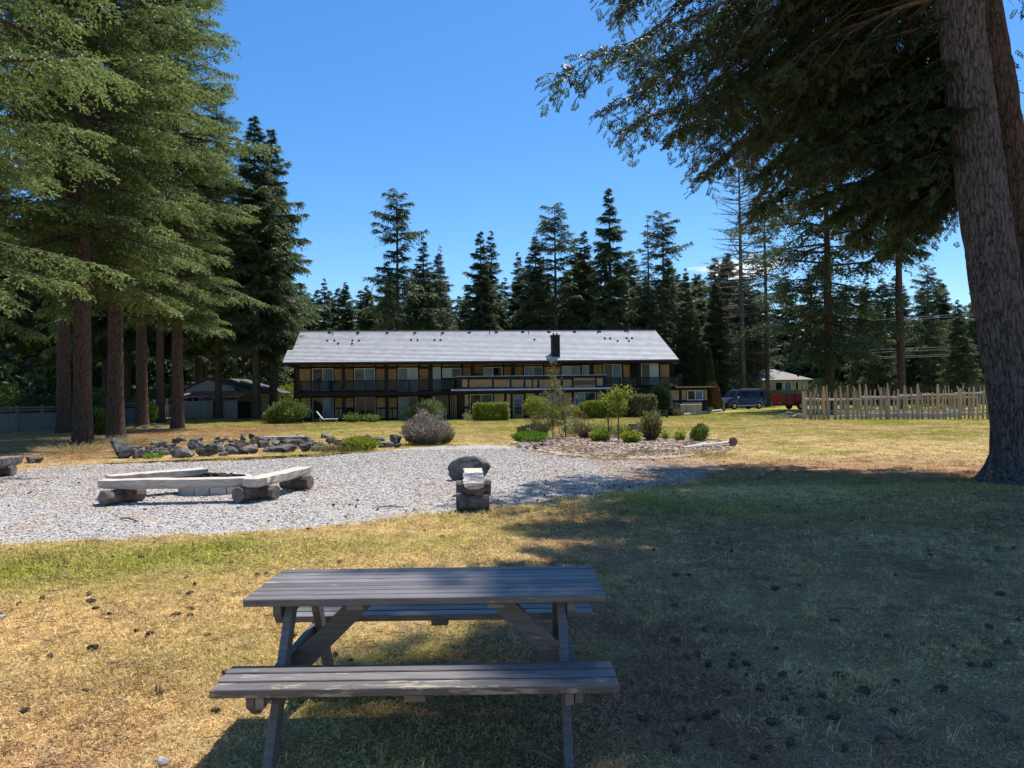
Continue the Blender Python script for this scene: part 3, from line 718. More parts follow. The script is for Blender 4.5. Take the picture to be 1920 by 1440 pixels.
for px, py in [(618, 625.5), (671, 625.5), (726, 625.5), (778, 625.5), (830, 625.5), (880, 625), (930.5, 624.5), (980, 624), (1029, 624), (1077, 623.5), (1124, 623), (1173, 622)]:
    p = roofp(px, py); w = MB(); w.box(p + Vector((0, 0, .07)), (.26, .24, .13)); w.build('ridge_vent', M['vent'], roof)
for px, py in [(614, 640), (627, 640), (634, 646), (661, 640), (673, 640), (660, 646), (771, 639), (783, 639), (815, 639), (826, 639), (1002, 638), (1134, 636), (1144, 636), (1158, 641), (1175, 635.5), (1185, 635.5), (1179, 641)]:
    p = roofp(px, py); w = MB(); w.box(p + Vector((0, 0, .07)), (.15, .2, .12)); w.tube([p, p + Vector((0, 0, .17))], .045, 7); w.build('roof_vent', M['vent'], roof)
for px, py in [(624, 629), (670, 629), (776, 629), (828, 629), (918, 627.5), (991, 627), (1120.5, 626), (1178, 625)]:
    p = roofp(px, py); w = MB(); w.tube([p - Vector((0, 0, .05)), p + Vector((0, 0, .3))], .04, 7); w.build('vent_pipe', M['vent'], roof)
p = roofp(1042, 668); w = MB(); w.b2((p.x - .32, p.y - .3, p.z - .5), (p.x + .32, p.y + .55, p.z + 1.72)); w.b2((p.x - .36, p.y - .34, p.z + 1.66), (p.x + .36, p.y + .59, p.z + 1.78))
ch = w.build('chimney', M['timber'], roof)
for s in (-.14, .14):
    w = MB(); w.tube([(p.x + s, p.y + .12, p.z + 1.78), (p.x + s, p.y + .12, p.z + 1.95)], .07, 8); w.build('flue', M['vent'], ch)

def panel(x0, y0, x1, y1, v, m='stucco', name='wall_panel', th=.03):
    a = hx(x0, (y0 + y1) / 2, v)[0]; b = hx(x1, (y0 + y1) / 2, v)[0]; c = hx((x0 + x1) / 2, y1, v)[1]; d = hx((x0 + x1) / 2, y0, v)[1]
    w = MB(); w.b2((a, v - th, c), (b, v + .01, d)); return w.build(name, M[m], house, bevel=.006)
def window(x0, y0, x1, y1, v, panes=('glass_dark', 'glass_sky_tint'), frame='white', name='window', th=.07, fw=.055):
    a = hx(x0, (y0 + y1) / 2, v)[0]; b = hx(x1, (y0 + y1) / 2, v)[0]; c = hx((x0 + x1) / 2, y1, v)[1]; d = hx((x0 + x1) / 2, y0, v)[1]
    w = MB(); k = len(panes)
    w.b2((a, v - th, d - fw), (b, v, d)); w.b2((a, v - th, c), (b, v, c + fw))
    for i in range(k + 1):
        u = a + (b - a - fw) * i / k; w.b2((u, v - th + .002, c + fw), (u + fw, v - .002, d - fw))
    fo = w.build(name, M[frame], house)
    for i, g in enumerate(panes):
        u0 = a + (b - a - fw) * i / k + fw; u1 = a + (b - a - fw) * (i + 1) / k
        w = MB(); w.b2((u0, v - .035 - .012 * i, c + fw), (u1, v - .02 - .012 * i, d - fw)); w.build('pane', M[g], fo)
    return fo
c1x = lambda x: 520 + x / 4.8
c1y = lambda y: 600 + y / 4.8
c2x = lambda x: 820 + x / 6.4
c2y = lambda y: 600 + y / 6.4
c3x = lambda x: 1060 + x / 6.4
WV = VW - .002
# upper storey, left wing
for a, b in [(200, 300), (320, 490), (510, 580), (612, 680), (692, 875), (892, 960), (1000, 1075), (1090, 1265), (1288, 1360), (1395, 1470), (1485, 1650), (1675, 1745), (1770, 1850)]:
    panel(c1x(a), c1y(400), c1x(b), c1y(416), WV)
for a, b in [(200, 300), (515, 580), (612, 682), (892, 965), (997, 1072), (1280, 1360)]: panel(c1x(a), c1y(440), c1x(b), c1y(632), WV)
for a, b in [(1672, 1745), (1770, 1848)]: panel(c1x(a), c1y(427), c1x(b), c1y(560), WV)
window(c1x(315), c1y(437), c1x(505), c1y(640), WV, ('glass_dark', 'glass_sky_tint'), name='sliding_door')
window(c1x(693), c1y(435), c1x(880), c1y(640), WV, ('glass_sky_tint', 'glass_sky_tint'), name='sliding_door')
window(c1x(1085), c1y(430), c1x(1265), c1y(640), WV, ('glass_sky_tint', 'glass_pale'), name='sliding_door')
window(c1x(1400), c1y(424), c1x(1470), c1y(640), WV, ('glass_pale',), name='sliding_door')
window(c1x(1485), c1y(432), c1x(1655), c1y(520), WV, ('glass_pale', 'glass_dark'))
# upper storey, middle
for a, b in [(440, 540), (550, 780), (800, 893), (930, 1020), (1040, 1265), (1285, 1480)]: panel(c2x(a), c2y(528), c2x(b), c2y(543), WV)
for a, b in [(440, 540), (800, 893), (930, 1022), (1285, 1478)]: panel(c2x(a), c2y(560), c2x(b), c2y(700), WV)
window(c2x(553), c2y(564), c2x(780), c2y(690), WV, ('glass_pale', 'glass_dark'))
window(c2x(1042), c2y(558), c2x(1262), c2y(690), WV, ('glass_sky_tint', 'glass_dark'))
window(c2x(1492), c2y(550), c2x(1712), c2y(690), WV, ('glass_pale', 'glass_sky_tint'))
window(c2x(1735), c2y(542), c2x(1828), c2y(690), WV, ('glass_pale',))
# upper storey, right wing
for a, b in [(340, 445), (460, 670), (695, 770), (910, 1115), (1140, 1245)]: panel(c3x(a), c2y(490), c3x(b), c2y(508), WV)
for a, b in [(340, 445), (697, 772), (1140, 1245)]: panel(c3x(a), c2y(535), c3x(b), c2y(770), WV)
window(c3x(460), c2y(530), c3x(672), c2y(780), WV, ('glass_dark', 'glass_sky_tint'), name='sliding_door')
window(c3x(908), c2y(523), c3x(1117), c2y(775), WV, ('glass_dark', 'glass_pale'), name='sliding_door')
# balconies
FLZ = hx(640, c1y(660), 0)[1]
u_mid0 = hx(c2x(232), 715, 0)[0]; u_mid1 = hx(c3x(490), 715, 0)[0]
FL0, FL1 = FLZ - .24, FLZ + .10
w = MB(); w.b2((.3, -.06, FL0), (u_mid0 + .3, VW, FL1)); w.build('balcony_floor', M['timber'], house)
w = MB(); w.b2((u_mid1, -.06, FL0), (LEN + .35, VW, FL1)); w.build('balcony_floor', M['timber'], house)
RT = FL1 + .95
def post(u, z0_, z1_, v=0.0, s=.26):
    w = MB(); w.b2((u - s / 2, v, z0_), (u + s / 2, v + s * .8, z1_)); w.build('post', M['timber'], house, bevel=.01)
ps_l = [hx(c1x(a), 700, 0)[0] for a in (180, 595, 985, 1382, 1760)]
ps_r = [hx(c3x(a), 700, 0)[0] for a in (312, 885, 1385)]
for i, u in enumerate(ps_l): post(u, -.1 if i < 4 else RT - .5, EAVE - .1)
for u in ps_r[:2]: post(u, -.1 if u > u_mid1 else RT - .3, EAVE - .1)
post(ps_r[2], FL0, FL1 + 1.1)
for px in (c2x(425), c2x(910)): post(hx(px, 690, 0)[0], FL1, EAVE - .1, .3)
def railing(u0, u1, mids):
    w = MB(); w.b2((u0, .01, RT - .07), (u1, .10, RT)); w.b2((u0, .02, FL1 + .06), (u1, .09, FL1 + .12)); r = w.build('railing', M['timber'], house)
    e = [u0] + mids + [u1]
    for a, b in zip(e[:-1], e[1:]):
        w = MB(); w.b2((a + .05, .045, FL1 + .12), (b - .05, .057, RT - .07)); w.build('glass_panel', M['balcony_glass'], r)
    for a in mids:
        w = MB(); w.b2((a - .05, .0, FL1), (a + .05, .11, RT)); w.build('baluster', M['timber'], r)
for a, b, m_ in [(ps_l[0], ps_l[1], [hx(c1x(370), 715, 0)[0]]), (ps_l[1], ps_l[2], [hx(c1x(790), 715, 0)[0]]), (ps_l[2], ps_l[3], [hx(c1x(1185), 715, 0)[0]]), (ps_l[3], u_mid0, [])]:
    railing(a + .14, b - .14, m_)
railing(u_mid1 + .05, ps_r[1] - .14, [hx(c3x(655), 715, 0)[0]]); railing(ps_r[1] + .14, ps_r[2] - .12, [hx(c3x(1130), 715, 0)[0]])
# lower storey, left wing
for a, b in [(215, 300), (520, 582), (612, 685), (895, 970), (1002, 1075), (1285, 1322), (1345, 1385)]: panel(c1x(a), c1y(700), c1x(b), c1y(786), WV)
for a, b in [(215, 300), (520, 548), (556, 582), (895, 928), (936, 970), (1002, 1030), (1040, 1075)]: panel(c1x(a), c1y(800), c1x(b), c1y(880), WV)
window(c1x(318), c1y(700), c1x(507), c1y(902), WV, ('glass_dark', 'glass_sky_tint'), 'grey_trim', 'sliding_door')
window(c1x(700), c1y(694), c1x(885), c1y(895), WV, ('glass_dark', 'glass_dark'), 'grey_trim', 'sliding_door')
window(c1x(1088), c1y(690), c1x(1268), c1y(890), WV, ('glass_sky_tint', 'glass_dark'), 'grey_trim', 'sliding_door')
window(c1x(1395), c1y(680), c1x(1540), c1y(890), WV, ('glass_dark', 'glass_dark'), 'grey_trim', 'sliding_door')
# projecting middle with half-timbered parapet
VF = -1.25
ua = hx(c2x(235), 730, VF)[0]; ub = hx(c3x(492), 720, VF)[0]; zp1 = hx(1000, 705, VF)[1]; zp0 = hx(1000, 728, VF)[1]
w = MB(); w.b2((ua, VF, -.1), (ub, VW - .05, zp0 - .02)); w.build('front_wall', M['timber'], house)
w = MB(); w.b2((ua, VF, zp0), (ub, VF + .14, zp1)); w.b2((ua, VF + .14, zp0), (ua + .14, .1, zp1)); w.b2((ub - .14, VF + .14, zp0), (ub, .1, zp1)); w.build('parapet', M['timber'], house)
w = MB(); w.b2((ua - .05, VF - .04, zp1 + .002), (ub + .05, VF + .2, zp1 + .05)); w.build('parapet_cap', M['grey_trim'], house)
w = MB(); ns_ = 40
for i in range(ns_):
    u0 = ua - .5 + (ub - ua + .7) * i / ns_; u1 = ua - .5 + (ub - ua + .7) * (i + 1) / ns_ - .02
    w.prism([(u0, VF - .55, zp0 - .14), (u0, VF - .55, zp0 - .08), (u0, VF - .003, zp0 + .04), (u0, VF - .003, zp0 - .02)], 0, 0, (u1 - u0, 0, 0))
w.build('awning', M['shingle'], house)
w = MB(); w.b2((ua - .5, VF - .52, zp0 - .30), (ub + .2, VF - .46, zp0 - .15)); w.build('awning_fascia', M['timber'], house)
PV = VF - .002
for a, b in [(295, 362), (385, 656), (680, 866), (890, 1036), (1058, 1130), (1146, 1200), (1222, 1480), (1505, 1612), (1637, 1890)]: panel(c2x(a), c2y(715), c2x(b), c2y(806), PV)
for a, b in [(105, 355), (378, 447)]: panel(c3x(a), c2y(697), c3x(b), c2y(785), PV)
for a, b, y0, y1 in [(330, 372, 893, 1035), (330, 372, 1065, 1170), (682, 800, 885, 1027), (835, 876, 885, 1027), (850, 876, 1060, 1170), (1062, 1165, 880, 1010), (1515, 1610, 872, 1010), (682, 800, 1050, 1170)]: panel(c2x(a), c2y(y0), c2x(b), c2y(y1), PV)
panel(c3x(380), c2y(862), c3x(450), c2y(1000), PV)
window(c2x(390), c2y(890), c2x(662), c2y(1160), PV, ('glass_dark', 'glass_dark'), 'grey_trim')
window(c2x(1225), c2y(876), c2x(1490), c2y(1040), PV, ('glass_dark', 'glass_sky_tint'), 'grey_trim')
window(c2x(1642), c2y(866), c2x(1897), c2y(1040), PV, ('glass_sky_tint', 'glass_dark'), 'grey_trim')
# front door
a, zt = hx(c2x(903), c2y(890), PV); b, zb = hx(c2x(1037), c2y(1190), PV)
zb = max(zb, .05)
M['door'] = mat('door_paint', (.20, .17, .12), (.28, .24, .17), scale=5, rough=.6)
w = MB(); w.b2((a, PV - .05, zb), (b, PV, zt)); dr = w.build('door', M['door'], house)
dw = (b - a)
for r_ in range(5):
    for c_ in range(3):
        w = MB(); u0 = a + dw * (.2 + .2 * c_); z_ = zb + (zt - zb) * (.17 + .155 * r_)
        w.b2((u0 + .015, PV - .062, z_), (u0 + dw * .2 - .015, PV - .052, z_ + (zt - zb) * .135)); w.build('pane', M['glass_dark'] if r_ < 2 else M['glass_sky_tint'], dr)
w = MB(); w.box((b - .1, PV - .08, zb + .98), (.05, .06, .12)); w.build('handle', M['white'], dr)
# downpipes on the left return of the projecting part
for i in range(4):
    w = MB(); u = ua - .10 - .13 * i; w.tube([(u, VF - .1 + .25 * i, .1), (u, VF - .1 + .25 * i, FL0 - .02)], .035, 6); w.build('downpipe', M['stucco'], house)
# annex on the right
AV = -.1; xa = hx(1250, 745, AV)[0]; xb = hx(1327, 745, AV)[0]; za = hx(1290, 729, AV)[1]
w = MB(); w.b2((xa, AV, -.1), (xb, AV + 5, za)); w.build('annex_wall', M['timber'], house)
w = MB(); w.b2((xa + .6, AV - .5, za + .002), (xb + .45, AV + 5.3, za + .16)); w.build('annex_roof', M['timber'], house)
w = MB(); w.b2((xa + .6, AV - .56, za + .1), (xb + .48, AV - .502, za + .2)); w.build('annex_trim', M['stucco'], house)
AVp = AV - .002
for a, b, y0, y1 in [(1240, 1362, 845, 962), (1396, 1452, 840, 960), (1240, 1300, 990, 1060), (1310, 1362, 990, 1060), (1400, 1640, 985, 1060), (1668, 1700, 835, 960)]: panel(c3x(a), c2y(y0), c3x(b), c2y(y1), AVp)
window(c3x(1460), c2y(843), c3x(1652), c2y(962), AVp, ('glass_dark', 'glass_sky_tint'))
# ============================================================ TREES
def rdl(p): return (p.x, p.y, p.z)
def ring_trunk(path, rads, nseg=72, step=.09, ridge=.07, freq=13, seed=0, flare=.5):
    """thick trunk with furrowed bark as real relief"""
    zs = np.arange(-.15, path[-1][2], step); pz = [p[2] for p in path]
    cx = np.interp(zs, pz, [p[0] for p in path]); cy = np.interp(zs, pz, [p[1] for p in path]); rr = np.interp(zs, pz, rads)
    th = np.linspace(0, 2 * math.pi, nseg, endpoint=False) + math.pi / 2
    T, Z = np.meshgrid(th, zs); k = (T - math.pi / 2) / (2 * math.pi)
    warp = (fbm(k * 9 + seed, Z * .8, 2) - .5) * .22 + (fbm(k * 3 + seed, Z * .25, 2) - .5) * .2
    n = np.abs(fbm((k + warp * .12) * freq * 2 + seed * 7, Z * 1.15 + 3, 3) - .5) * 2
    fl = 1 + flare * np.exp(-np.maximum(Z, 0) / .35) * (.55 + .9 * vnoise(k * 7 + seed, Z * 0 + 2))
    r = rr[:, None] * fl * (1 - ridge * 1.3 + ridge * 3.2 * np.minimum(n, .42))
    V = np.stack([cx[:, None] + r * np.cos(T), cy[:, None] + r * np.sin(T), Z], -1).reshape(-1, 3)
    ny_, nx_ = len(zs), nseg; i = np.arange(ny_ * nx_).reshape(ny_, nx_)
    F = np.stack([i[:-1], np.roll(i[:-1], -1, 1), np.roll(i[1:], -1, 1), i[1:]], -1).reshape(-1, 4)
    return V, F

# ---- the big twin-trunk fir on the right
bt = G(1922, 905); bt.z = 0
big = empty('twin_trunk_fir', bt, 0, 'massive twin-trunk fir at the right edge, drooping dark branches overhead', 'tree')
V, F = ring_trunk([(0, 0, -.2), (-.05, 0, .6), (-.22, 0, 2), (-.52, 0, 4.2), (-.84, 0, 7), (-1.05, 0, 9.5), (-1.5, 0, 16), (-2.1, 0, 30)],
                  [.47, .46, .45, .44, .42, .40, .30, .04], 88, .10, .075, 15, 1, .85)
link('trunk', mesh_np('trunk', V, F, M['bark_big'], smooth=True), big)
V, F = ring_trunk([(.75, .75, -.2), (.7, .75, 2), (.35, .75, 6), (-.15, .75, 9.5), (-.4, .8, 16), (-.6, .8, 27)], [.50, .46, .42, .40, .30, .03], 64, .1, .07, 13, 4, .4)
link('trunk', mesh_np('trunk', V, F, M['bark'], smooth=True), big)
def bprof(t):
    z = 6.3 + 9.2 * t
    return np.interp(z, [6.3, 7, 8, 9, 10, 11, 13, 15.5], [2.2, 2.9, 3.8, 5.5, 7.5, 8.6, 7.4, 6.0])
def bprof2(t):
    z = 14.5 + 14 * t
    return np.interp(z, [14.5, 17, 22, 26, 29], [6.8, 5.45, 3.4, 1.7, .4])
def big_az(az, t, g):
    # lower limbs grow to the sides, leaving the trunk clear towards the lawn
    d = (az - 4.13 + math.pi) % (2 * math.pi) - math.pi; low = (np.abs(d) < .95) & (t < .72)
    az = np.where(low, 4.13 + np.sign(d) * (.95 + .7 * g.random(len(az))), az)
    d = (az + math.pi) % (2 * math.pi) - math.pi; rt_ = (np.abs(d) < 1.2) & (t < .72)
    return np.where(rt_, 1.25 + .9 * g.random(len(az)), az)
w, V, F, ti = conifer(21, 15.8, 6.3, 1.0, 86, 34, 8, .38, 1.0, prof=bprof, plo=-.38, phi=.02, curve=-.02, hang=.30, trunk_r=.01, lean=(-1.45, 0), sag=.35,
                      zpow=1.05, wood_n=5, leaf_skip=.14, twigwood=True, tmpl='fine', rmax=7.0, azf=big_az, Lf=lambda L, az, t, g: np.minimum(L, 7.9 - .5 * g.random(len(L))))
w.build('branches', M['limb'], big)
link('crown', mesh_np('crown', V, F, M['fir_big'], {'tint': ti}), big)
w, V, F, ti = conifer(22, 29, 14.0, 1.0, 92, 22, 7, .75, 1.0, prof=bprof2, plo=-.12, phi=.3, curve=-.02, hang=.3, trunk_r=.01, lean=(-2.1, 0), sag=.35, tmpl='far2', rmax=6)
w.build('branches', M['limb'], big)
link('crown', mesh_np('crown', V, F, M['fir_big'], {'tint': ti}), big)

# ---- conifer kinds (built once, shared by copies)
def kind(name, spec, leafm, barkm):
    w, V, F, ti = spec
    return (w.mesh(name + '_trunk', barkm, True), mesh_np(name + '_crown', V, F, leafm, {'tint': ti}))
K = {}
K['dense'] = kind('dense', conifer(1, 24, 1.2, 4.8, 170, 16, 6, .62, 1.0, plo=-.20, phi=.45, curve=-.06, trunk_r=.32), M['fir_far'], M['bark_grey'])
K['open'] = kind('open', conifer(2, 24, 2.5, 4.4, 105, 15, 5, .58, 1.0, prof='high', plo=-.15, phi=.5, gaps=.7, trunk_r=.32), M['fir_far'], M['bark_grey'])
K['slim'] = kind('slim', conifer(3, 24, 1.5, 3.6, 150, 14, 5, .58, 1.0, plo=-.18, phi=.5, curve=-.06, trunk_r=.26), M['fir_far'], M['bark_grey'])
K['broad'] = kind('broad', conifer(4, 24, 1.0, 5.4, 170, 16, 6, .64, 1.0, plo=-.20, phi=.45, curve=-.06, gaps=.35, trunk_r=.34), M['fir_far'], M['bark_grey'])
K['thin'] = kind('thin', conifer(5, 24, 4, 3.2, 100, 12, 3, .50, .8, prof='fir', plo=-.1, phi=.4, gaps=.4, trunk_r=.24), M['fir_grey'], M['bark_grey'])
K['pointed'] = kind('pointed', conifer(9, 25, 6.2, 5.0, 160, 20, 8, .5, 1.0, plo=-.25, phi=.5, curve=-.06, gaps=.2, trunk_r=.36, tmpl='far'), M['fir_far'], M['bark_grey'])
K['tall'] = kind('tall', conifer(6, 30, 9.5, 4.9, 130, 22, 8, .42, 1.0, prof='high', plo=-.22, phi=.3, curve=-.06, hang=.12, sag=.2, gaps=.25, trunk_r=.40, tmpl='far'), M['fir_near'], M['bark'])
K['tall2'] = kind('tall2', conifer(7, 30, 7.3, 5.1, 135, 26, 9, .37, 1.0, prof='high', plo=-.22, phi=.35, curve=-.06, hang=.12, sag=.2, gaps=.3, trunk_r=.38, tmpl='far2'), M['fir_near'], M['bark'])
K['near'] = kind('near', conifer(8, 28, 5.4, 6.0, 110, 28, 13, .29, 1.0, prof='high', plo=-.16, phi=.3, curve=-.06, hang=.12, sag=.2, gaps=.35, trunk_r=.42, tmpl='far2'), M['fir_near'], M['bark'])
HT = {'dense': 24, 'open': 24, 'slim': 24, 'broad': 24, 'thin': 24, 'tall': 30, 'tall2': 30, 'near': 28, 'pointed': 25}
rt = random.Random(3)
def plant_tree(k, p, h=None, label=None, group=None, name='fir_tree', rz=None, tilt=(0, 0), sxy=1.0):
    e = empty(name, p, rt.uniform(0, 6.28) if rz is None else rz, label, 'tree', group)
    s = (h or HT[k]) / HT[k]; e.scale = (s * sxy, s * sxy, s)
    e.rotation_euler = (tilt[0], tilt[1], e.rotation_euler.z)
    link('trunk', K[k][0], e); link('crown', K[k][1], e); return e
def hgt(px, py, Y):
    return W(px, py, Y).z - gzf(W(px, py, Y).x, Y)

# left stand, nearest first
plant_tree('near', Vector((-14.2, 17.5, 0)), 27, 'nearest fir at the left edge, bright branches reaching in over the gravel', rz=1.0)
plant_tree('near', Vector((-20.5, 25, 0)), 29, 'bushy fir outside the left edge, second from the camera', rz=3.3)
plant_tree('tall2', on(155, 835), 30, 'red-barked fir nearest the rock border, leftmost of the sunlit trunks', rz=.4)
plant_tree('tall2', on(217, 822), 31, 'furrowed brown fir trunk just behind the left end of the rock border', rz=2.2)
plant_tree('tall', on(120, 812), 30, 'dark fir trunk standing before the grey board fence', rz=4.0)
plant_tree('tall2', at(333, 49), 31, 'leaning fir on the lawn edge in front of the garage', rz=5.2, tilt=(0, R(2.0)))
plant_tree('tall', at(266, 53), 31, 'straight fir with a dry brush pile at its foot', rz=1.7)
plant_tree('tall', at(301, 58), 30, 'slender dark fir behind the brush pile', rz=2.9, sxy=.8)
plant_tree('tall2', at(372, 75), 29, 'reddish fir trunk rising behind the garage roof', rz=.9)
plant_tree('tall', at(238, 64), 30, 'dark fir in the shade along the left fence', rz=3.9, sxy=.9)
plant_tree('pointed', at(481, 65.5), hgt(479, 214, 65.5), 'tall pointed fir beside the left end of the lodge', rz=1.1)
plant_tree('pointed', at(513, 70), hgt(509, 238, 70), 'second pointed fir close behind the one beside the lodge', rz=2.0)
plant_tree('tall', at(440, 82), 26, 'fir standing behind the garage lean-to', rz=2.4)
g_ = 'shaded firs deep in the left woods'
for i in range(34):
    Y = rt.uniform(58, 84) if i < 12 else rt.uniform(88, 125); px = rt.uniform(-160, 430) if i < 12 else -170 + (i - 12) * 33 + rt.uniform(-12, 12)
    plant_tree(rt.choice(['tall', 'tall2', 'pointed']) if i < 12 else rt.choice(['broad', 'dense']), at(px, Y), rt.uniform(24, 29), 'shaded fir deep in the dark woods on the left', g_, sxy=.85 if i < 12 else 1.3)
# skyline behind the lodge: (top px, top py, distance, kind)
sky_trees = [(748, 360, 82, 'open', 'tallest ragged-topped fir behind the left half of the lodge roof'), (797, 440, 84, 'slim', 'pointed fir right of the ragged-topped one'),
    (829, 455, 86, 'thin', 'thin see-through fir beside the gap in the skyline'), (905, 431, 84, 'dense', 'left one of the close pair of pointed firs behind the roof'),
    (925, 430, 88, 'slim', 'right one of the close pair of pointed firs behind the roof'), (975, 470, 92, 'slim', 'low fir right of the close pair of pointed firs'), (1008, 440, 86, 'broad', 'fir left of the top-heavy one behind the chimney'),
    (1045, 386, 84, 'open', 'top-heavy fir rising behind the chimney'), (1082, 446, 88, 'dense', 'low pointed fir right of the chimney'), (1100, 430, 85, 'dense', 'fir just left of the tallest pointed fir'),
    (1148, 350, 82, 'dense', 'tallest neatly pointed fir behind the right half of the roof'), (1220, 397, 86, 'thin', 'thin grey fir right of the tallest pointed fir'), (1248, 398, 83, 'open', 'fir with spreading sunlit branches near the right end of the roof'),
    (1290, 500, 80, 'slim', 'short fir right of the lodge roof end'), (610, 520, 96, 'slim', 'small distant fir above the left end of the roof'), (650, 527, 98, 'slim', 'second small distant fir above the left end of the roof'), (690, 533, 96, 'broad', 'third small distant fir left of the ragged-topped one'),
    (1345, 520, 84, 'broad', 'low broad fir behind the two dark cypresses'), (1310, 590, 78, 'dense', 'short bushy fir between roof end and the cypresses')]
for px, py, Y, k, lab in sky_trees:
    p = at(px, Y); plant_tree(k, p, hgt(px, py, Y), lab)
g_ = 'background firs filling the woods behind the lodge'
for i in range(64):
    px = 556 + i * 13.2 + rt.uniform(-12, 12); Y = rt.uniform(86, 118)
    top = 508 + 24 * math.sin(i * .9) + rt.uniform(-20, 26)
    if 580 < px < 715: top = rt.uniform(530, 568)
    if 842 < px < 880: top = rt.uniform(535, 566)
    plant_tree(rt.choice(['dense', 'broad', 'broad', 'slim']), at(px, Y), hgt(px, top, Y), 'one of the mixed firs filling the woods behind the lodge roof', g_, sxy=1.25)
# right hand trees
w, V, F, ti = conifer(31, 24, 4.2, 6.4, 84, 22, 7, .6, 1.0, prof='high', plo=-.18, phi=.3, curve=-.06, hang=.3, gaps=.6, trunk_r=.40, tmpl='far2')
e = tree_obj('layered_fir', (w, V, F, ti), M['fir_far'], M['bark'], at(1557, 66), 1.2, 1.12, 'dark layered fir with a reddish trunk behind the driftwood fence')
e = tree_obj('bare_trunk_fir', conifer(32, 30, 13, 4.4, 70, 18, 6, .6, 1.0, prof='high', plo=-.3, phi=.3, trunk_r=.36), M['fir_far'], M['bark'], at(1691, 66), .3, 1.05, 'fir with a long bare pole-like trunk crossing the wires')
w, V, F, ti = conifer(33, 24.5, 4.0, 3.7, 150, 16, 2, .30, .25, prof='high', plo=-.28, phi=.35, curve=.16, hang=.05, sag=-.05, trunk_r=.30, twigwood=True)
e = tree_obj('dead_fir', (w, V, F, ti), leaf_mat('lichen', (.10, .09, .07), (.2, .18, .14), .1), M['dead'], at(1394, 86), .5, hgt(1383, 262, 86) / 24.5, 'bare grey dead fir with upswept twigs beside the neighbouring house')
plant_tree('thin', at(1440, 87), hgt(1432, 300, 87), 'sparse fir just right of the dead one', rz=1)
plant_tree('open', at(1408, 90), 15, 'short open fir behind the dead tree', rz=2)
plant_tree('thin', at(1415, 86), 13, 'slim young trunk in front of the neighbouring house', rz=2.2)
g_ = 'background firs behind the right hand fence'
for i in range(30):
    px = 1300 + i * 24 + rt.uniform(-14, 14); Y = rt.uniform(98, 125); top = rt.uniform(505, 575)
    plant_tree(rt.choice(['dense', 'broad', 'slim', 'broad']), at(px, Y), hgt(px, top, Y), 'one of the firs filling the woods behind the right hand fences', g_, sxy=1.3)
for px, Y, top, lab in [(1650, 80, 560, 'mid green fir left of the bare pole-like trunk'), (1745, 78, 500, 'dark fir right of the bare pole-like trunk'), (1800, 70, 560, 'bushy fir against the big trunk above the fence'), (1625, 88, 540, 'fir behind the layered one'), (1850, 84, 470, 'tall fir mostly hidden behind the big trunk')]:
    plant_tree( 'open' if px == 1745 else 'broad', at(px, Y), hgt(px, top, Y), lab)

# ============================================================ PICNIC TABLE
def worn(name, c1, c2, bare, amt, rough=.5):
    m, n, l, p = nodes(name); p.inputs['Roughness'].default_value = rough; p.inputs['Specular IOR Level'].default_value = .5
    t = n.new('ShaderNodeTexCoord'); oi = n.new('ShaderNodeObjectInfo'); ad = n.new('ShaderNodeVectorMath'); ad.operation = 'ADD'
    cb = n.new('ShaderNodeCombineXYZ'); mu = n.new('ShaderNodeMath'); mu.operation = 'MULTIPLY'; mu.inputs[1].default_value = 40
    l.new(oi.outputs['Random'], mu.inputs[0]); [l.new(mu.outputs[0], cb.inputs[i]) for i in range(3)]
    l.new(t.outputs['Object'], ad.inputs[0]); l.new(cb.outputs[0], ad.inputs[1])
    mp_ = n.new('ShaderNodeMapping'); mp_.inputs['Scale'].default_value = (2.2, 26, 26); l.new(ad.outputs[0], mp_.inputs[0])
    g = n.new('ShaderNodeTexNoise'); g.inputs['Scale'].default_value = 3; g.inputs['Detail'].default_value = 6; l.new(mp_.outputs[0], g.inputs[0])
    mp2 = n.new('ShaderNodeMapping'); mp2.inputs['Scale'].default_value = (3.2, 17, 17); l.new(ad.outputs[0], mp2.inputs[0])
    g2 = n.new('ShaderNodeTexNoise'); g2.inputs['Scale'].default_value = 1.6; g2.inputs['Detail'].default_value = 7; g2.inputs['Roughness'].default_value = .7; l.new(mp2.outputs[0], g2.inputs[0])
    r = ramp(n, [(.3, c1), (.7, c2)]); l.new(g.outputs[0], r.inputs[0])
    th = n.new('ShaderNodeMapRange'); th.inputs[1].default_value = amt; th.inputs[2].default_value = amt + .03; l.new(g2.outputs[0], th.inputs[0])
    br = ramp(n, [(.3, tuple(x * .6 for x in bare)), (.7, bare)]); l.new(g.outputs[0], br.inputs[0])
    mm = n.new('ShaderNodeMix'); mm.data_type = 'RGBA'; l.new(th.outputs[0], mm.inputs[0]); l.new(r.outputs[0], mm.inputs[6]); l.new(br.outputs[0], mm.inputs[7]); hv = n.new('ShaderNodeHueSaturation'); vr = n.new('ShaderNodeMapRange'); vr.inputs[3].default_value = .7; vr.inputs[4].default_value = 1.35; l.new(oi.outputs['Random'], vr.inputs[0]); l.new(vr.outputs[0], hv.inputs['Value']); l.new(mm.outputs[2], hv.inputs['Color']); l.new(hv.outputs[0], p.inputs['Base Color'])
    b = n.new('ShaderNodeBump'); b.inputs['Strength'].default_value = .6; b.inputs['Distance'].default_value = .004; l.new(g.outputs[0], b.inputs['Height']); l.new(b.outputs[0], p.inputs['Normal'])
    return m
M['paint'] = worn('table_paint', (.105, .092, .09), (.185, .165, .16), (.44, .39, .33), .635)
M['paint_worn'] = worn('table_paint_worn', (.105, .092, .09), (.185, .165, .16), (.50, .42, .31), .54)
TX0, TX1, TYF, TYB = -1.375, .455, 3.775, 4.435
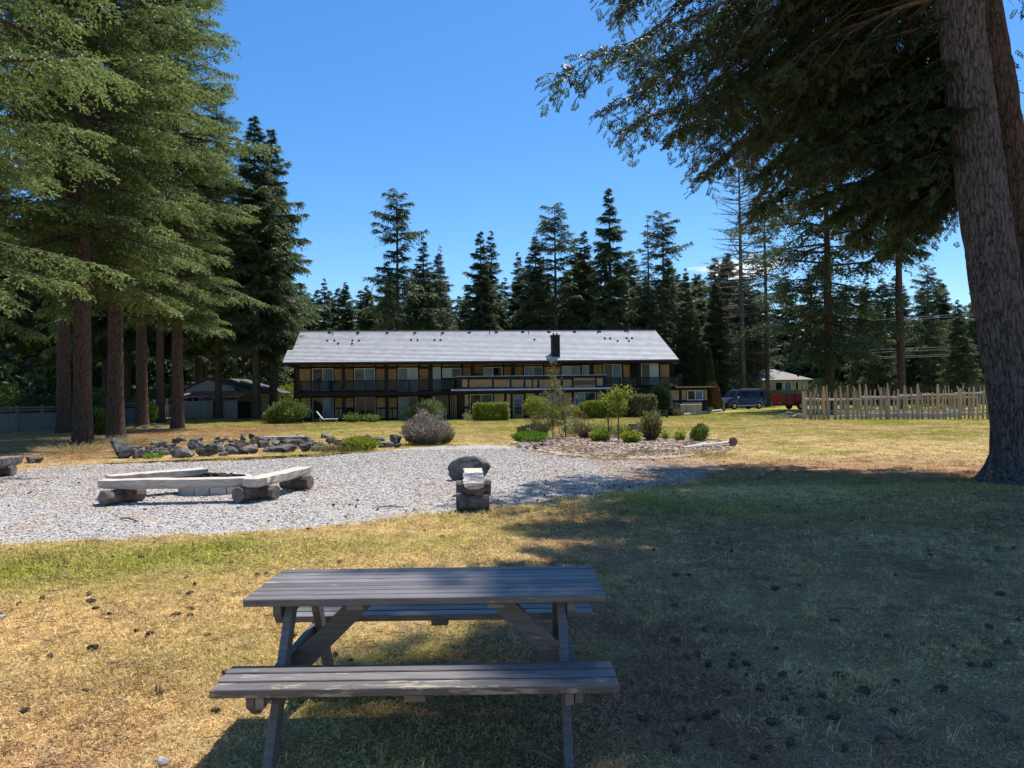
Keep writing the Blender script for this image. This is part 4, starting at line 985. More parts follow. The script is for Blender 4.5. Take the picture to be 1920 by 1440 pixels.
tcx, tcy = (TX0 + TX1) / 2, (TYF + TYB) / 2
table = empty('picnic_table', (tcx, tcy, 0), 0, 'weathered grey painted picnic table with attached benches in the foreground', 'picnic table')
HL = (TX1 - TX0) / 2; bw = (TYB - TYF) / 8
for i in range(8):
    y = TYF - tcy + bw * (i + .5); w = MB(); d = random.uniform(-.006, .006)
    w.b2((-HL + d, y - bw / 2 + .003, .712), (HL + d * .5, y + bw / 2 - .003, .75 + random.uniform(-.0015, .0015))); w.build('tabletop_board', M['paint'], table, bevel=.004)
for sgn in (-1, 1):
    for i, (y0, y1) in enumerate([(.415, .505), (.523, .613), (.631, .721)]):
        ya, yb = sorted((sgn * y0, sgn * y1)); w = MB(); w.b2((-HL - .02 + .006 * i, ya, .412), (HL + .012, yb, .45)); w.build('bench_board', M['paint_worn'] if (sgn < 0 and i == 2) else M['paint'], table, bevel=.004)
    for sx in (-1, 1):
        xi = sx * (HL - .215)
        w = MB(); w.beam((xi, sgn * .20, .71), (xi, sgn * .62, -.03), .042, .088, up=(0, sgn * .5, .5)); w.build('leg', M['paint'], table, bevel=.003)
for sx in (-1, 1):
    xi = sx * (HL - .17)
    w = MB(); w.prism([(xi - .021, -.70, .41), (xi - .021, -.70, .36), (xi - .021, -.62, .30), (xi - .021, .62, .30), (xi - .021, .70, .36), (xi - .021, .70, .41)], 0, 0, (.04, 0, 0)); w.build('seat_beam', M['paint'], table, bevel=.003)
    xi2 = sx * (HL - .17 - .0445)
    for sgn in (-1, 1):
        w = MB(); w.b2((xi2 - .02, sgn * .66 - .05, .355), (xi2 + .02, sgn * .66 + .05, .411)); w.build('seat_block', M['paint'], table, bevel=.003)
    w = MB(); w.prism([(xi - .021, -.31, .711), (xi - .021, -.31, .67), (xi - .021, -.26, .61), (xi - .021, .26, .61), (xi - .021, .31, .67), (xi - .021, .31, .711)], 0, 0, (.04, 0, 0)); w.build('top_cleat', M['paint'], table, bevel=.003)
    w = MB(); w.beam((sx * (HL - .18), -.03, .30), (sx * .31, -.03, .715), .105, .04, up=(0, 1, 0)); w.build('brace', M['paint'], table, bevel=.003)
    w = MB(); w.b2((sx * .36 - .045, -.27, .672), (sx * .36 + .045, .27, .711)); w.build('top_cleat', M['paint'], table, bevel=.004)
for sgn in (-1, 1):
    w = MB(); w.b2((-.05, sgn * .57 - .13, .374), (.05, sgn * .57 + .13, .411)); w.build('bench_cleat', M['paint'], table, bevel=.004)
w = MB()

# ============================================================ FIRE PIT AND LOG BENCHES
M['driftlog'] = mat('driftwood', (.33, .275, .225), (.60, .53, .45), scale=4, rough=.85, stretch=(1.2, 9, 9), bump=.5, detail=8, lo=.3, hi=.62)
M['logbark'] = mat('log_bark', (.07, .052, .042), (.22, .17, .14), scale=7, rough=.95, bump=.8, detail=8)
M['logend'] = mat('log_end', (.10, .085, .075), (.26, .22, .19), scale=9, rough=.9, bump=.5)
def half_log(name, L, wd, th, parent, z, seed, m='driftlog'):
    """split log: flat top, rounded belly, uneven edges; along local X"""
    random.seed(seed); n = 15; V = []; F = []; k = 9
    for i in range(n):
        x = -L / 2 + L * i / (n - 1); e = 1 - .12 * (abs(2 * i / (n - 1) - 1) ** 6)
        o1 = random.uniform(-.02, .02); o2 = random.uniform(-.02, .02); zt = random.uniform(-.008, .008)
        for j in range(k):
            a = math.pi * j / (k - 1)
            if j in (0, k - 1): q = ((wd / 2 + (o1 if j else o2)) * (1 if j == 0 else -1) * e, z + zt)
            else: q = (math.cos(a) * wd * .5 * e + random.uniform(-.008, .008), z - math.sin(a) ** .5 * th * e + random.uniform(-.008, .008))
            V.append((x + (random.uniform(-.02, .02) if i in (0, n - 1) else 0), q[0], q[1]))
    for i in range(n - 1):
        for j in range(k): F.append((i * k + j, i * k + (j + 1) % k, (i + 1) * k + (j + 1) % k, (i + 1) * k + j))
    F += [tuple(range(k)), tuple(range((n - 1) * k, n * k))[::-1]]
    w = MB(); w.add(V, F); return w.build(name, M[m], parent, bevel=0)
def round_log(p, q, r, parent, name='log_support', seed=0):
    random.seed(seed); w = MB(); p, q = Vector(p), Vector(q); n = 12
    w.tube([p.lerp(q, i / 5) for i in range(6)], [r * random.uniform(.95, 1.06) for _ in range(6)], n, wob=.05)
    w.m = [0] * (len(w.f) - 2) + [1, 1]; return w.build(name, [M['logbark'], M['logend']], parent)
def bench(p, q, wd, th, z, label, sup, seed, m='driftlog', rz=None, name='log_bench'):
    c = (p + q) / 2; d = q - p; e = empty(name, (c.x, c.y, .018), math.atan2(d.y, d.x), label, 'bench', 'split-log benches round the fire pit')
    L = math.hypot(d.x, d.y); half_log('seat', L, wd, th, e, z, seed, m)
    for i, (f, r, ln, ang) in enumerate(sup):
        x = -L / 2 + L * f; a = math.radians(ang); dx, dy = math.cos(a) * ln / 2, math.sin(a) * ln / 2
        round_log((x - dx, -dy, r), (x + dx, dy, r), r, e, seed=seed * 10 + i)
    return e
bench(G(192, 902, .40), G(505, 896, .40), .36, .17, .40, 'front split-log bench of the fire pit, nearest to the camera', [(.12, .125, .75, 62), (.89, .13, .72, 68)], 1)
bench(G(203, 893, .42), G(384, 880, .42), .42, .16, .42, 'left split-log bench receding behind the front one', [(.15, .12, .6, 80), (.85, .12, .6, 80)], 2)
bench(G(470, 900, .40), G(572, 877, .40), .36, .17, .40, 'right split-log bench on the far side of the fire pit', [(.2, .12, .55, 80), (.82, .14, .6, 85)], 3)
fc = G(404, 895, .28); fr_ = .66
pit = empty('fire_pit', (fc.x, fc.y, .018), 0, 'round concrete fire ring full of charred coals between log benches', 'fire pit')
M['concrete'] = mat('concrete', (.34, .33, .32), (.52, .51, .50), scale=7, rough=.9, bump=.3)
NB = 14
for i in range(NB):
    a0 = 2 * math.pi * i / NB + .012; a1 = 2 * math.pi * (i + 1) / NB - .012; w = MB(); P = []
    for r_ in (fr_, fr_ - .10):
        for a in ((a0, (a0 + a1) / 2, a1) if r_ == fr_ else (a1, (a0 + a1) / 2, a0)): P.append((math.cos(a) * r_, math.sin(a) * r_, -.02))
    w.prism(P, 0, 0, (0, 0, .30)); w.build('ring_block', M['concrete'], pit, bevel=.008)
M['char'] = mat('charcoal', (.008, .007, .007), (.045, .04, .038), scale=12, rough=.95)
w = MB(); random.seed(6)
for i in range(90):
    a = random.uniform(0, 6.28); r_ = math.sqrt(random.random()) * (fr_ - .17); s = random.uniform(.04, .10)
    w.box((math.cos(a) * r_, math.sin(a) * r_, .20 + .09 * (1 - r_ / .5) + random.uniform(-.02, .03)), (s * 1.5, s, s * .8), Euler((random.random() * 3, random.random() * 3, random.random() * 3)).to_matrix(), jit=.012)
tag(w.build('coals', M['char'], pit), kind='stuff')
w = MB(); w.tube([(0, 0, -.01), (0, 0, .19)], fr_ - .104, 20); w.build('ash_bed', M['char'], pit)

# ---- stub bench seen end-on, and the boulder behind it
pa, pb_ = G(889, 909, .43), G(887, 879, .43)
e = bench(pa, pb_, .34, .10, .43, 'plank bench seen end-on in the gravel in front of the boulder', [(.07, .12, .46, 90), (.80, .13, .62, 92)], 5)
c0 = e.children[0]
w = MB(); L = (pb_ - pa).length
w.box((-L / 2 + .28, -.02, .30), (.34, .27, .13), jit=.02); w.build('log_block', M['logbark'], e, bevel=.01)
w = MB(); w.box((-L / 2 + .20, .22, .13), (.12, .10, .26), jit=.015); w.build('log_block', M['logend'], e, bevel=.01)
M['rock'] = mat('basalt', (.035, .034, .033), (.22, .21, .20), scale=2.6, rough=.9, bump=.7, detail=9, rand=.3, lo=.35, hi=.72)
M['rock_brown'] = mat('brown_rock', (.10, .065, .05), (.24, .17, .14), scale=3, rough=.9, bump=.6, detail=9)
M['rock_pale'] = mat('pale_rock', (.30, .29, .28), (.52, .50, .48), scale=4, rough=.9, bump=.5)
def rock_mesh(seed, cuts=16, sub=3, m='rock'):
    random.seed(seed); bm = bmesh.new(); bmesh.ops.create_icosphere(bm, subdivisions=sub, radius=1.0)
    for i in range(cuts):
        n = Vector((random.gauss(0, 1), random.gauss(0, 1), random.gauss(0, .8))).normalized(); d = random.uniform(.42, .80)
        for v in bm.verts:
            k = v.co.dot(n)
            if k > d: v.co -= n * (k - d)
    for v in bm.verts: v.co += Vector((random.gauss(0, .012) for _ in range(3)))
    zs_ = [v.co.z for v in bm.verts]; mn, mxx = min(zs_), max(zs_)
    ex = max(abs(v.co.x) for v in bm.verts); ey = max(abs(v.co.y) for v in bm.verts)
    for v in bm.verts: v.co.x /= ex * 2; v.co.y /= ey * 2; v.co.z = (v.co.z - mn) / (mxx - mn)
    me = bpy.data.meshes.new('rock'); bm.to_mesh(me); bm.free(); me.materials.append(M[m]); return me
RM = [rock_mesh(100 + i) for i in range(9)]
bp_ = on(878, 905); bo = link('boulder', rock_mesh(55, 7, 3)); bo.location = (bp_.x, bp_.y + .45, -.04); bo.scale = (.92, .75, .56); bo.rotation_euler = (0, 0, .6)
tag(bo, 'large dark rounded boulder behind the end-on plank bench', 'boulder')
# ---- rock border: (px centre, py of base, px width, px height, special label, material, turn)
border = [(219, 857, 36, 38, 'pointed dark boulder at the left end of the rock border', 0), (232, 858, 34, 17, 'low block leaning on the pointed boulder', 0), (247, 859, 18, 20, None, 0), (258, 857, 26, 19, None, 1), (273, 858, 22, 16, None, 0),
 (287, 844, 25, 18, 'squat dark rock standing behind the left end of the border', 0), (302, 846, 20, 10, None, 0), (313, 842, 26, 13, None, 0), (334, 857, 44, 22, 'broad triangular rock in the front row of the border', 0), (304, 852, 26, 9, None, 0), (360, 842, 28, 20, None, 2), (352, 856, 22, 10, None, 0),
 (383, 855, 42, 21, 'wedge-shaped rock rising to the right in the front row', 0), (372, 848, 26, 10, None, 1), (393, 841, 24, 15, None, 0), (408, 842, 22, 12, None, 0), (410, 830, 24, 9, None, 0), (429, 851, 30, 16, None, 0), (418, 853, 22, 9, None, 0), (450, 840, 26, 17, 'brown squared rock in the back row of the border', 1), (438, 831, 22, 9, None, 0),
 (462, 850, 50, 18, 'long flat dark rock in the front row of the border', 0), (472, 832, 18, 12, None, 0), (488, 838, 24, 14, None, 0), (503, 847, 28, 9, None, 2), (520, 847, 62, 14, 'long low rock in front of the plank ledge', 0), (497, 826, 22, 8, None, 0), (522, 826, 46, 9, None, 0), (515, 836, 28, 11, None, 1), (535, 838, 30, 9, None, 2),
 (556, 824, 16, 11, 'small dark rock at the right end of the plank ledge', 0), (563, 840, 22, 20, None, 2), (573, 828, 18, 12, None, 0), (572, 846, 24, 17, 'block-shaped rock at the right end of the front row', 0), (592, 845, 24, 15, None, 0), (600, 832, 12, 6, None, 0), (617, 831, 20, 16, 'upright rounded rock standing apart, left of the yellow clump', 0), (636, 834, 26, 12, None, 2), (653, 829, 16, 9, None, 0),
 (688, 826, 15, 13, 'small upright rock right of the yellow clump', 0), (708, 828, 24, 11, None, 0), (720, 838, 34, 13, None, 0), (738, 833, 24, 20, 'rounded boulder touching the lavender bush', 0), (700, 835, 18, 8, None, 2), (745, 838, 16, 9, None, 0)]
rr = random.Random(8)
for _i in range(46):
    _x = rr.uniform(236, 610); _f = rr.random(); border.append((_x, 826 + 28 * _f - (_x - 236) * .02, rr.uniform(12, 26), rr.uniform(7, 14), None, rr.choice([0, 0, 0, 2, 1])))
for i, (px, py, wpx, hpx, lab, mm) in enumerate(border):
    p = on(px, py + 2); s = p.y / FPX; me = RM[rr.randrange(9)]
    if mm:
        me = me.copy(); me.materials[0] = M['rock_brown' if mm == 1 else 'rock_pale'] if mm == 1 else M['rock']
    o = link('border_rock', me); dpt = wpx * s * rr.uniform(.75, 1.05)
    o.location = (p.x, p.y + dpt * .4, -.03); o.scale = (wpx * s * 1.05, dpt, hpx * s + .03); o.rotation_euler = (rr.uniform(-.1, .1), rr.uniform(-.1, .1), rr.choice([0, 3.14]) + rr.uniform(-.3, .3))
    tag(o, lab or 'angular dark grey rock in the low stone border behind the gravel', 'rock', 'stones of the rock border')
p = on(527, 836); s = p.y / FPX; w = MB(); w.b2((-40 * s, -.12, .30), (36 * s, .2, .35)); lo_ = w.build('plank_ledge', M['rock_pale'], None, bevel=.006)
lo_.location = (p.x, p.y + .35, 0); tag(lo_, 'pale flat plank laid across the rocks of the border', 'plank')
# ---- log seat at the left edge, tree shade put into its dark wood colour
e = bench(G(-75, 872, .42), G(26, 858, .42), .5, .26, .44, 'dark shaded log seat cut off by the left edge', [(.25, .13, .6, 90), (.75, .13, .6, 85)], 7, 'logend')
o = link('field_stone', RM[3]); p = on(62, 868); o.location = (p.x, p.y, -.03); o.scale = (.5, .4, .22); tag(o, 'pale flat stone beside the dark log seat', 'rock')
# ============================================================ GARAGE, FENCES, NEIGHBOURS, VEHICLES
M['siding'] = mat('grey_siding', (.24, .24, .25), (.32, .32, .33), scale=2, rough=.8, stretch=(1, 1, 14))
M['darkroof'] = mat('dark_shingle', (.06, .055, .055), (.14, .13, .125), scale=5, rough=.9, bump=.3)
M['redtarp'] = mat('red_tin', (.30, .13, .10), (.48, .27, .22), scale=1.5, rough=.7, detail=7)
M['tanboard'] = mat('tan_board', (.22, .19, .15), (.31, .27, .22), scale=3, rough=.85, stretch=(6, 6, 1), rand=.1)
gY = 67; ga = at(348, gY); gb = at(446, gY); GW = gb.x - ga.x; gz0 = ga.z
gar = empty('garage', (ga.x, gY, gz0), R(-8), 'low grey gabled garage with a red tin lean-to behind the leaning fir', 'garage')
ez = W(350, 731, gY).z - gz0; rz_ = W(391, 712, gY).z - gz0; dl = 7.0
w = MB(); w.prism([(0, 0, -.2), (GW, 0, -.2), (GW, 0, ez), (GW * .45, 0, rz_), (0, 0, ez)], 0, 0, (0, dl, 0)); w.build('wall', M['siding'], gar)
for k in range(9):
    w = MB(); z = .1 + k * .3; w.b2((-.012, -.016, z), (GW + .012, -.002, z + .26)); w.build('siding_board', M['siding'], gar)
w = MB(); w.prism([(-.5, -.35, ez - .22), (GW * .45, -.35, rz_ + .06), (GW * .45, -.35, rz_ + .18), (-.5, -.35, ez - .1)], 0, 0, (0, dl + .7, 0)); w.build('roof', M['darkroof'], gar)
w = MB(); w.prism([(GW * .45, -.35, rz_ + .065), (GW + 2.2, -.35, ez - .45), (GW + 2.2, -.35, ez - .33), (GW * .45, -.35, rz_ + .185)], 0, 0, (0, dl + .7, 0)); w.build('roof', M['darkroof'], gar)
for x in (.12, .75): 
    w = MB(); w.b2((x, -.03, ez - 1.25), (x + .5, -.018, ez - .35)); w.build('window', M['glass_dark'], gar)
x0 = GW * .24; x1 = GW + 1.55; lz = W(430, 742, gY - 2.4).z - gz0
w = MB(); n_t = 16
for i in range(n_t):
    xa, xb = x0 - .35 + (x1 - x0 + .7) * i / n_t, x0 - .35 + (x1 - x0 + .7) * (i + 1) / n_t - .015; dz = .04 * math.sin(i * 1.9)
    w.prism([(xa, -2.7, lz - .12 + dz), (xa, -2.7, lz - .06 + dz), (xa, .0, lz + .46), (xa, .0, lz + .4)], 0, 0, (xb - xa, 0, 0))
w.build('lean_to_roof', M['redtarp'], gar)
nb_ = 16
for i in range(nb_):
    xa = x0 + (x1 - x0) * i / nb_
    if 9 <= i <= 10: continue
    w = MB(); w.b2((xa, -2.4, -.2), (xa + (x1 - x0) / nb_ - .02, -2.35, lz - .42)); w.build('board', M['tanboard'], gar)
w = MB(); w.b2((x0, -2.3, -.2), (x1, -.1, lz - .5)); w.build('lean_to_core', M['timber'], gar)
for i in range(4):
    w = MB(); xa = x0 + (x1 - x0) * (9.1 + .55 * i) / nb_; w.tube([(xa + .2, -2.55, -.2), (xa, -2.45, lz - .2)], .035, 6); w.build('leaning_pole', M['dead'], gar)
# ---- grey board fence on the left
M['fencewood'] = mat('fence_wood', (.13, .125, .12), (.25, .24, .23), scale=4, rough=.9, stretch=(8, 8, 1), rand=.12, bump=.3)
fpts = [Vector((-36, 38, 0)), Vector((-30.5, 46, 0)), Vector((-29.8, 62, 0)), Vector((-30.2, 84, 0))]
fe = empty('board_fence', fpts[1], 0, 'grey board fence with framed top panels along the left woods', 'fence'); fo = fpts[1]
def fence_run(parent, a, b, h, org, bw_=.17, m='fencewood', top=True, wave=0.0):
    d = b - a; L = d.length; d.normalize(); n = max(1, round(L / 2.4)); nrm = Vector((-d.y, d.x, 0)); ang = math.atan2(d.y, d.x)
    for i in range(n):
        p = a + d * (L * i / n); p.z = gzf(p.x, p.y)
        w = MB(); w.b2((-.06, -.06, -.2), (.06, .06, h + .12)); o = w.build('post', M[m], parent, bevel=.008); o.location = p - org; o.rotation_euler.z = ang
        ln = L / n - .12; w = MB(); k = max(2, int(ln / bw_)); w.b2((0, .02, .35), (ln, .06, .44)); w.b2((0, .02, h - .45), (ln, .06, h - .37)); w.b2((0, -.045, h), (ln, .055, h + .05) if not wave else (.05, .05, h + .02))
        for j in range(k):
            hh = (h - .38 if top else h) + (wave * math.sin((i * k + j) / k * 2 * math.pi) if wave else random.uniform(-.015, .015))
            w.b2((ln * j / k + .006, -.012, .04), (ln * (j + 1) / k - .006, .018, hh))
        if top:
            w.b2((0, -.02, h - .06), (ln, .016, h - .002)); w.b2((0, -.02, h - .22), (ln, .016, h - .14))
        o = w.build('panel', M[m], parent); o.location = p + d * .06 - org; o.rotation_euler.z = ang
for a, b in zip(fpts[:-1], fpts[1:]): fence_run(fe, a, b, 1.55, fo)
# ---- back fence on the right
M['darkfence'] = mat('dark_fence', (.075, .068, .062), (.15, .135, .12), scale=4, rough=.9, stretch=(8, 8, 1), rand=.15)
a, b = at(1333, 88), at(1535, 84); c = at(1990, 74)
fb = empty('scalloped_fence', a, 0, 'tall dark plank fence with a wavy top behind van and driftwood pickets', 'fence')
fence_run(fb, a, b, 1.85, a, m='darkfence', top=False, wave=.03); fence_run(fb, b, c, 2.1, a, m='darkfence', top=False, wave=.22)
# ---- driftwood picket enclosure
M['driftpick'] = mat('driftwood_picket', (.34, .235, .14), (.56, .42, .28), scale=5, rough=.9, stretch=(9, 9, 1.3), rand=.16, bump=.4)
M['driftrail'] = mat('driftwood_rail', (.42, .37, .31), (.62, .56, .49), scale=5, rough=.9, stretch=(1.5, 9, 9), bump=.3)
qa, qb = on(1508, 787), on(1880, 786)
enc = empty('driftwood_fence', qa, 0, 'rustic garden enclosure of uneven sun-bleached driftwood pickets', 'fence')
rp = random.Random(12)
def picket(p, h, r):
    w = MB(); n = 5; lx, ly = rp.uniform(-.05, .05) * h, rp.uniform(-.03, .03) * h; pts = []; rad = []
    fork = rp.random() < .12
    for i in range(n):
        f = i / (n - 1); pts.append((lx * f + rp.uniform(-.02, .02), ly * f + rp.uniform(-.02, .02), -.15 + (h + .15) * f)); rad.append(r * (1.1 - .3 * f) * rp.uniform(.85, 1.15) * (.55 if i == n - 1 else 1))
    w.tube(pts, rad, 7, wob=.14)
    if fork: w.tube([pts[3], (pts[3][0] + rp.choice([-.16, .16]), pts[3][1], h * 1.02 + .1)], [r * .6, r * .35], 5)
    o = w.build('picket', M['driftpick'], enc, smooth=False); o.location = p - qa
ppx = [1508, 1519, 1528, 1536, 1544, 1553, 1565, 1576, 1584, 1590, 1599, 1608, 1616, 1625, 1632, 1641, 1650, 1661, 1668, 1676, 1684, 1694, 1702, 1711, 1720, 1729, 1741, 1750, 1759, 1767, 1773, 1781, 1790, 1799, 1808, 1816, 1823, 1832, 1842, 1852, 1862, 1872]
ptop = [735, 734, 726, 738, 725, 722, 732, 724, 735, 722, 725, 732, 720, 720, 731, 729, 726, 727, 718, 732, 730, 722, 736, 726, 720, 738, 735, 735, 720, 730, 722, 722, 735, 728, 733, 726, 724, 738, 722, 724, 728, 730]
for i, (px, ty) in enumerate(zip(ppx, ptop)):
    f = (px - 1508) / (1880 - 1508.); p = qa.lerp(qb, f); p = Vector((ray(px, 760).x * p.y / ray(px, 760).y, p.y, 0))
    h = W(px, ty, p.y).z; picket(p, h, rp.choice([.05, .06, .07, .09, .11]) * (1.25 if i in (1, 5, 10) else 1))
depth = 7.0
for i in range(9): picket(qa + Vector((.42 * (.8 + depth * i / 9) + rp.uniform(-.1, .1), .8 + depth * i / 9, 0)), rp.uniform(1.5, 2.0), rp.choice([.05, .06, .08]))
for i in range(44): picket(qa.lerp(qb, i / 43) + Vector((.42 * depth + rp.uniform(-.08, .08), depth + rp.uniform(-.1, .1), 0)), rp.uniform(1.35, 2.25), rp.choice([.045, .055, .07]))
def rail(a, b, r=.06):
    w = MB(); a, b = a - qa, b - qa; w.tube([a.lerp(b, i / 6) + Vector((0, rp.uniform(-.03, .03), rp.uniform(-.035, .035))) for i in range(7)], [r * rp.uniform(.85, 1.15) for _ in range(7)], 7, wob=.08); w.build('rail', M['driftrail'], enc)
def seg(f): return qa.lerp(qb, f)
up = lambda z: Vector((0, .09, z))
rail(seg(0) + up(1.35), seg(.31) + up(1.30)); rail(seg(.31) + up(1.42), seg(.52) + up(1.42)); rail(seg(.5) + up(1.52), seg(.8) + up(1.55)); rail(seg(.78) + up(1.60), seg(1.0) + up(1.66))
rail(seg(0) + up(.22), seg(.34) + up(.2)); rail(seg(.34) + up(.36), seg(.55) + up(.36)); rail(seg(.53) + up(.38), seg(1) + up(.42))
rail(qa + Vector((.42 * depth, depth + .1, 1.2)), qb + Vector((.42 * depth, depth + .1, 1.3))); rail(qa + Vector((.42 * depth, depth + .1, .4)), qb + Vector((.42 * depth, depth + .1, .4)))
rail(qa + Vector((.2, .3, 1.35)), qa + Vector((.42 * depth, depth, 1.3)))
# raised beds inside the enclosure
for i, (f, wx, lab) in enumerate([(.52, 4.0, 'pale low raised bed board inside the driftwood enclosure, left one'), (.84, 3.6, 'pale low raised bed board inside the driftwood enclosure, right one')]):
    p = seg(f) + Vector((0, 4.0, 0)); w = MB(); w.b2((-wx / 2, 0, 0), (wx / 2, .06, .5)); w.b2((-wx / 2, .06, 0), (-wx / 2 + .06, 1.3, .5)); w.b2((wx / 2 - .06, .06, 0), (wx / 2, 1.3, .5)); o = w.build('raised_bed', M['driftrail'], None, bevel=.01); o.location = p
    tag(o, lab, 'planter')
    shrub('bed_plants', 'yellow green plants growing in the %s raised bed' % ('left', 'right')[i], p + Vector((0, .65, .2)), (wx * .45, .5, .32), 900, .12, 'leaf_olive', 60 + i, cat='plant')
# ---- stick pile
p = on(1483, 784); sp_ = empty('stick_pile', (p.x, p.y, 0), 0, 'heap of bleached sticks at the corner of the driftwood fence', 'stick pile')
for i in range(34):
    a = rp.uniform(-.7, .7) + rp.choice([0, 3.14]); L = rp.uniform(.5, 1.5); c = Vector((rp.gauss(0, .75), rp.gauss(0, .4), rp.uniform(.04, .42) * (1.0)))
    c.z *= max(.2, 1 - abs(c.x) / 2.2); c.x += .4 * c.z
    d = Vector((math.cos(a), math.sin(a), rp.uniform(-.25, .25))) * L / 2; w = MB(); w.tube([c - d, c + Vector((0, 0, rp.uniform(-.05, .08))), c + d], [.035, .03, .015], 6); w.build('stick', M['dead'] if i % 3 else M['driftrail'], sp_)
# ---- brush pile by the left trees
p = on(283, 803); bp2 = empty('brush_pile', (p.x, p.y, 0), 0, 'small pile of dry sticks and stones between the left firs', 'stick pile')
for i in range(16):
    a = rp.uniform(0, 6.28); c = Vector((rp.gauss(0, .6), rp.gauss(0, .3), rp.uniform(.05, .3))); d = Vector((math.cos(a), math.sin(a), rp.uniform(-.2, .2))) * .5
    w = MB(); w.tube([c - d, c + d], [.04, .02], 5); w.build('stick', M['dead'], bp2)

# ---- neighbouring house
M['tanroof'] = mat('tan_shingle', (.22, .20, .185), (.30, .28, .26), scale=3, rough=.9, bump=.3)
M['creamwall'] = mat('cream_wall', (.42, .37, .24), (.52, .46, .31), scale=1, rough=.8)
nY = 93; na = at(1425, nY); nbp = at(1527, nY); nw = nbp.x - na.x; n0 = na.z
nh = empty('neighbour_house', (na.x, nY, n0), 0, 'cream house with pale hipped roof beyond the dark plank fence', 'house')
ze = W(1470, 712, nY).z - n0; zr = W(1470, 690, nY).z - n0; zt = W(1420, 676, nY).z - n0
w = MB(); w.b2((.5, .5, -.2), (nw - .5, 9, ze)); wl_ = w.build('wall', M['creamwall'], nh)
w = MB(); rw = [(0, 0, ze), (nw, 0, ze), (nw, 9.5, ze), (0, 9.5, ze), (1.2, 4.7, zr), (nw * .52, 4.7, zr)]
w.add(rw + [(x, y, z - .12) for x, y, z in rw[:4]], [(0, 1, 5, 4), (1, 2, 5), (2, 3, 4, 5), (3, 0, 4), (0, 6, 7, 1), (1, 7, 8, 2), (2, 8, 9, 3), (3, 9, 6, 0), (6, 9, 8, 7)]); w.build('roof', M['tanroof'], nh)
x0, x1 = W(1376, 700, nY).x - na.x, W(1436, 700, nY).x - na.x
w = MB(); xm = (x0 + x1) / 2 + .4; ze2 = ze + .6
w.prism([(x0, 4, -.2), (x1, 4, -.2), (x1, 4, ze2), (xm, 4, zt - .1), (x0, 4, ze2)], 0, 0, (0, 7, 0)); w.build('upper_wall', M['stucco'], nh)
for sx in (-1, 1):
    xe = x0 - .6 if sx < 0 else x1 + .6; w = MB(); w.prism([(xm, 3.4, zt), (xe, 3.4, ze2 - .35), (xe, 3.4, ze2 - .2), (xm, 3.4, zt + .15)], 0, 0, (0, 8, 0)); w.build('upper_roof', M['tanroof'], nh)
w = MB(); w.b2((x0 + .8, 3.9, ze2 - .9), (x1 - .3, 3.97, ze2 - .05)); w.build('window', M['glass_sky_tint'], nh)
for px0, px1, g in [(1437, 1446, 'glass_dark'), (1455, 1470, 'glass_dark'), (1473, 1487, 'glass_sky_tint'), (1493, 1500, 'glass_dark'), (1503, 1509, 'glass_sky_tint')]:
    xa, xb = W(px0, 717, nY).x - na.x, W(px1, 717, nY).x - na.x; w = MB(); w.b2((xa, .42, ze - 1.5), (xb, .49, ze - .25)); f = w.build('window_frame', M['white'], nh); w = MB(); w.b2((xa + .08, .40, ze - 1.42), (xb - .08, .415, ze - .33)); w.build('pane', M[g], f)
shrub('clipped_hedge', 'long clipped hedge under the windows of the cream house', at(1480, 90.5), (4.6, .6, .92), 2600, .16, 'leaf_green', 71, 'box', cat='hedge')
shrub('flowering_shrub', 'pale flowering shrub beside the dead fir and the van', at(1402, 86), (2.4, 1.4, 1.9), 2600, .2, 'leaf_pale', 72)

# ---- wires
M['wire'] = mat('wire', (.35, .35, .36), rough=.5)
for i, (y0, y1, y2, lab) in enumerate([(600, 592, 582, 'uppermost power line right of the bare trunk'), (604, 596, 587, 'second power line right of the bare trunk'), (655, 652, 648, 'third power line, top of the lower bundle'), (660, 657, 653, 'fourth power line in the lower bundle'), (669, 666, 662, 'fifth power line in the lower bundle'), (672, 669, 665, 'lowest power line behind the bare trunk')]):
    w = MB(); w.tube([W(1630, y0 + 1, 72), W(1690, (y0 + y1) / 2, 72), W(1790, y1 - 2, 72), W(1990, y2 - 8, 72)], .017, 5)
    tag(w.build('power_line', M['wire']), lab, 'wire')

# ---- blue van
def wheel(parent, x, y, r, m_rim):
    w = MB(); n = 18; prof = [(r, -.10), (r, .10)]
    w.tube([(x, y - .11, r), (x, y - .07, r), (x, y + .07, r), (x, y + .11, r)], [r * .9, r, r, r * .9], n); ty = w.build('tyre', M['rubber'], parent, smooth=False)
    w = MB(); s = -1 if y < 0 else 1; w.tube([(x, y + s * .10, r), (x, y + s * .118, r)], [r * .62, r * .55], 14); w.build('rim', m_rim, ty)
M['rubber'] = mat('rubber', (.012, .012, .012), (.025, .025, .025), rough=.9)
M['bluepaint'] = mat('blue_paint', (.012, .026, .10), (.016, .032, .12), scale=1, rough=.3, spec=.5)
M['silver'] = mat('silver_trim', (.42, .42, .43), (.5, .5, .51), rough=.4, spec=.6)
M['lens_red'] = mat('tail_lens', (.35, .02, .015), rough=.2); M['lens_clear'] = mat('head_lens', (.5, .5, .48), rough=.15)
vp = at(1391, 72); van = empty('blue_van', vp, R(180 + 20), 'dark blue van with silver roof rack parked by the lodge', 'van')
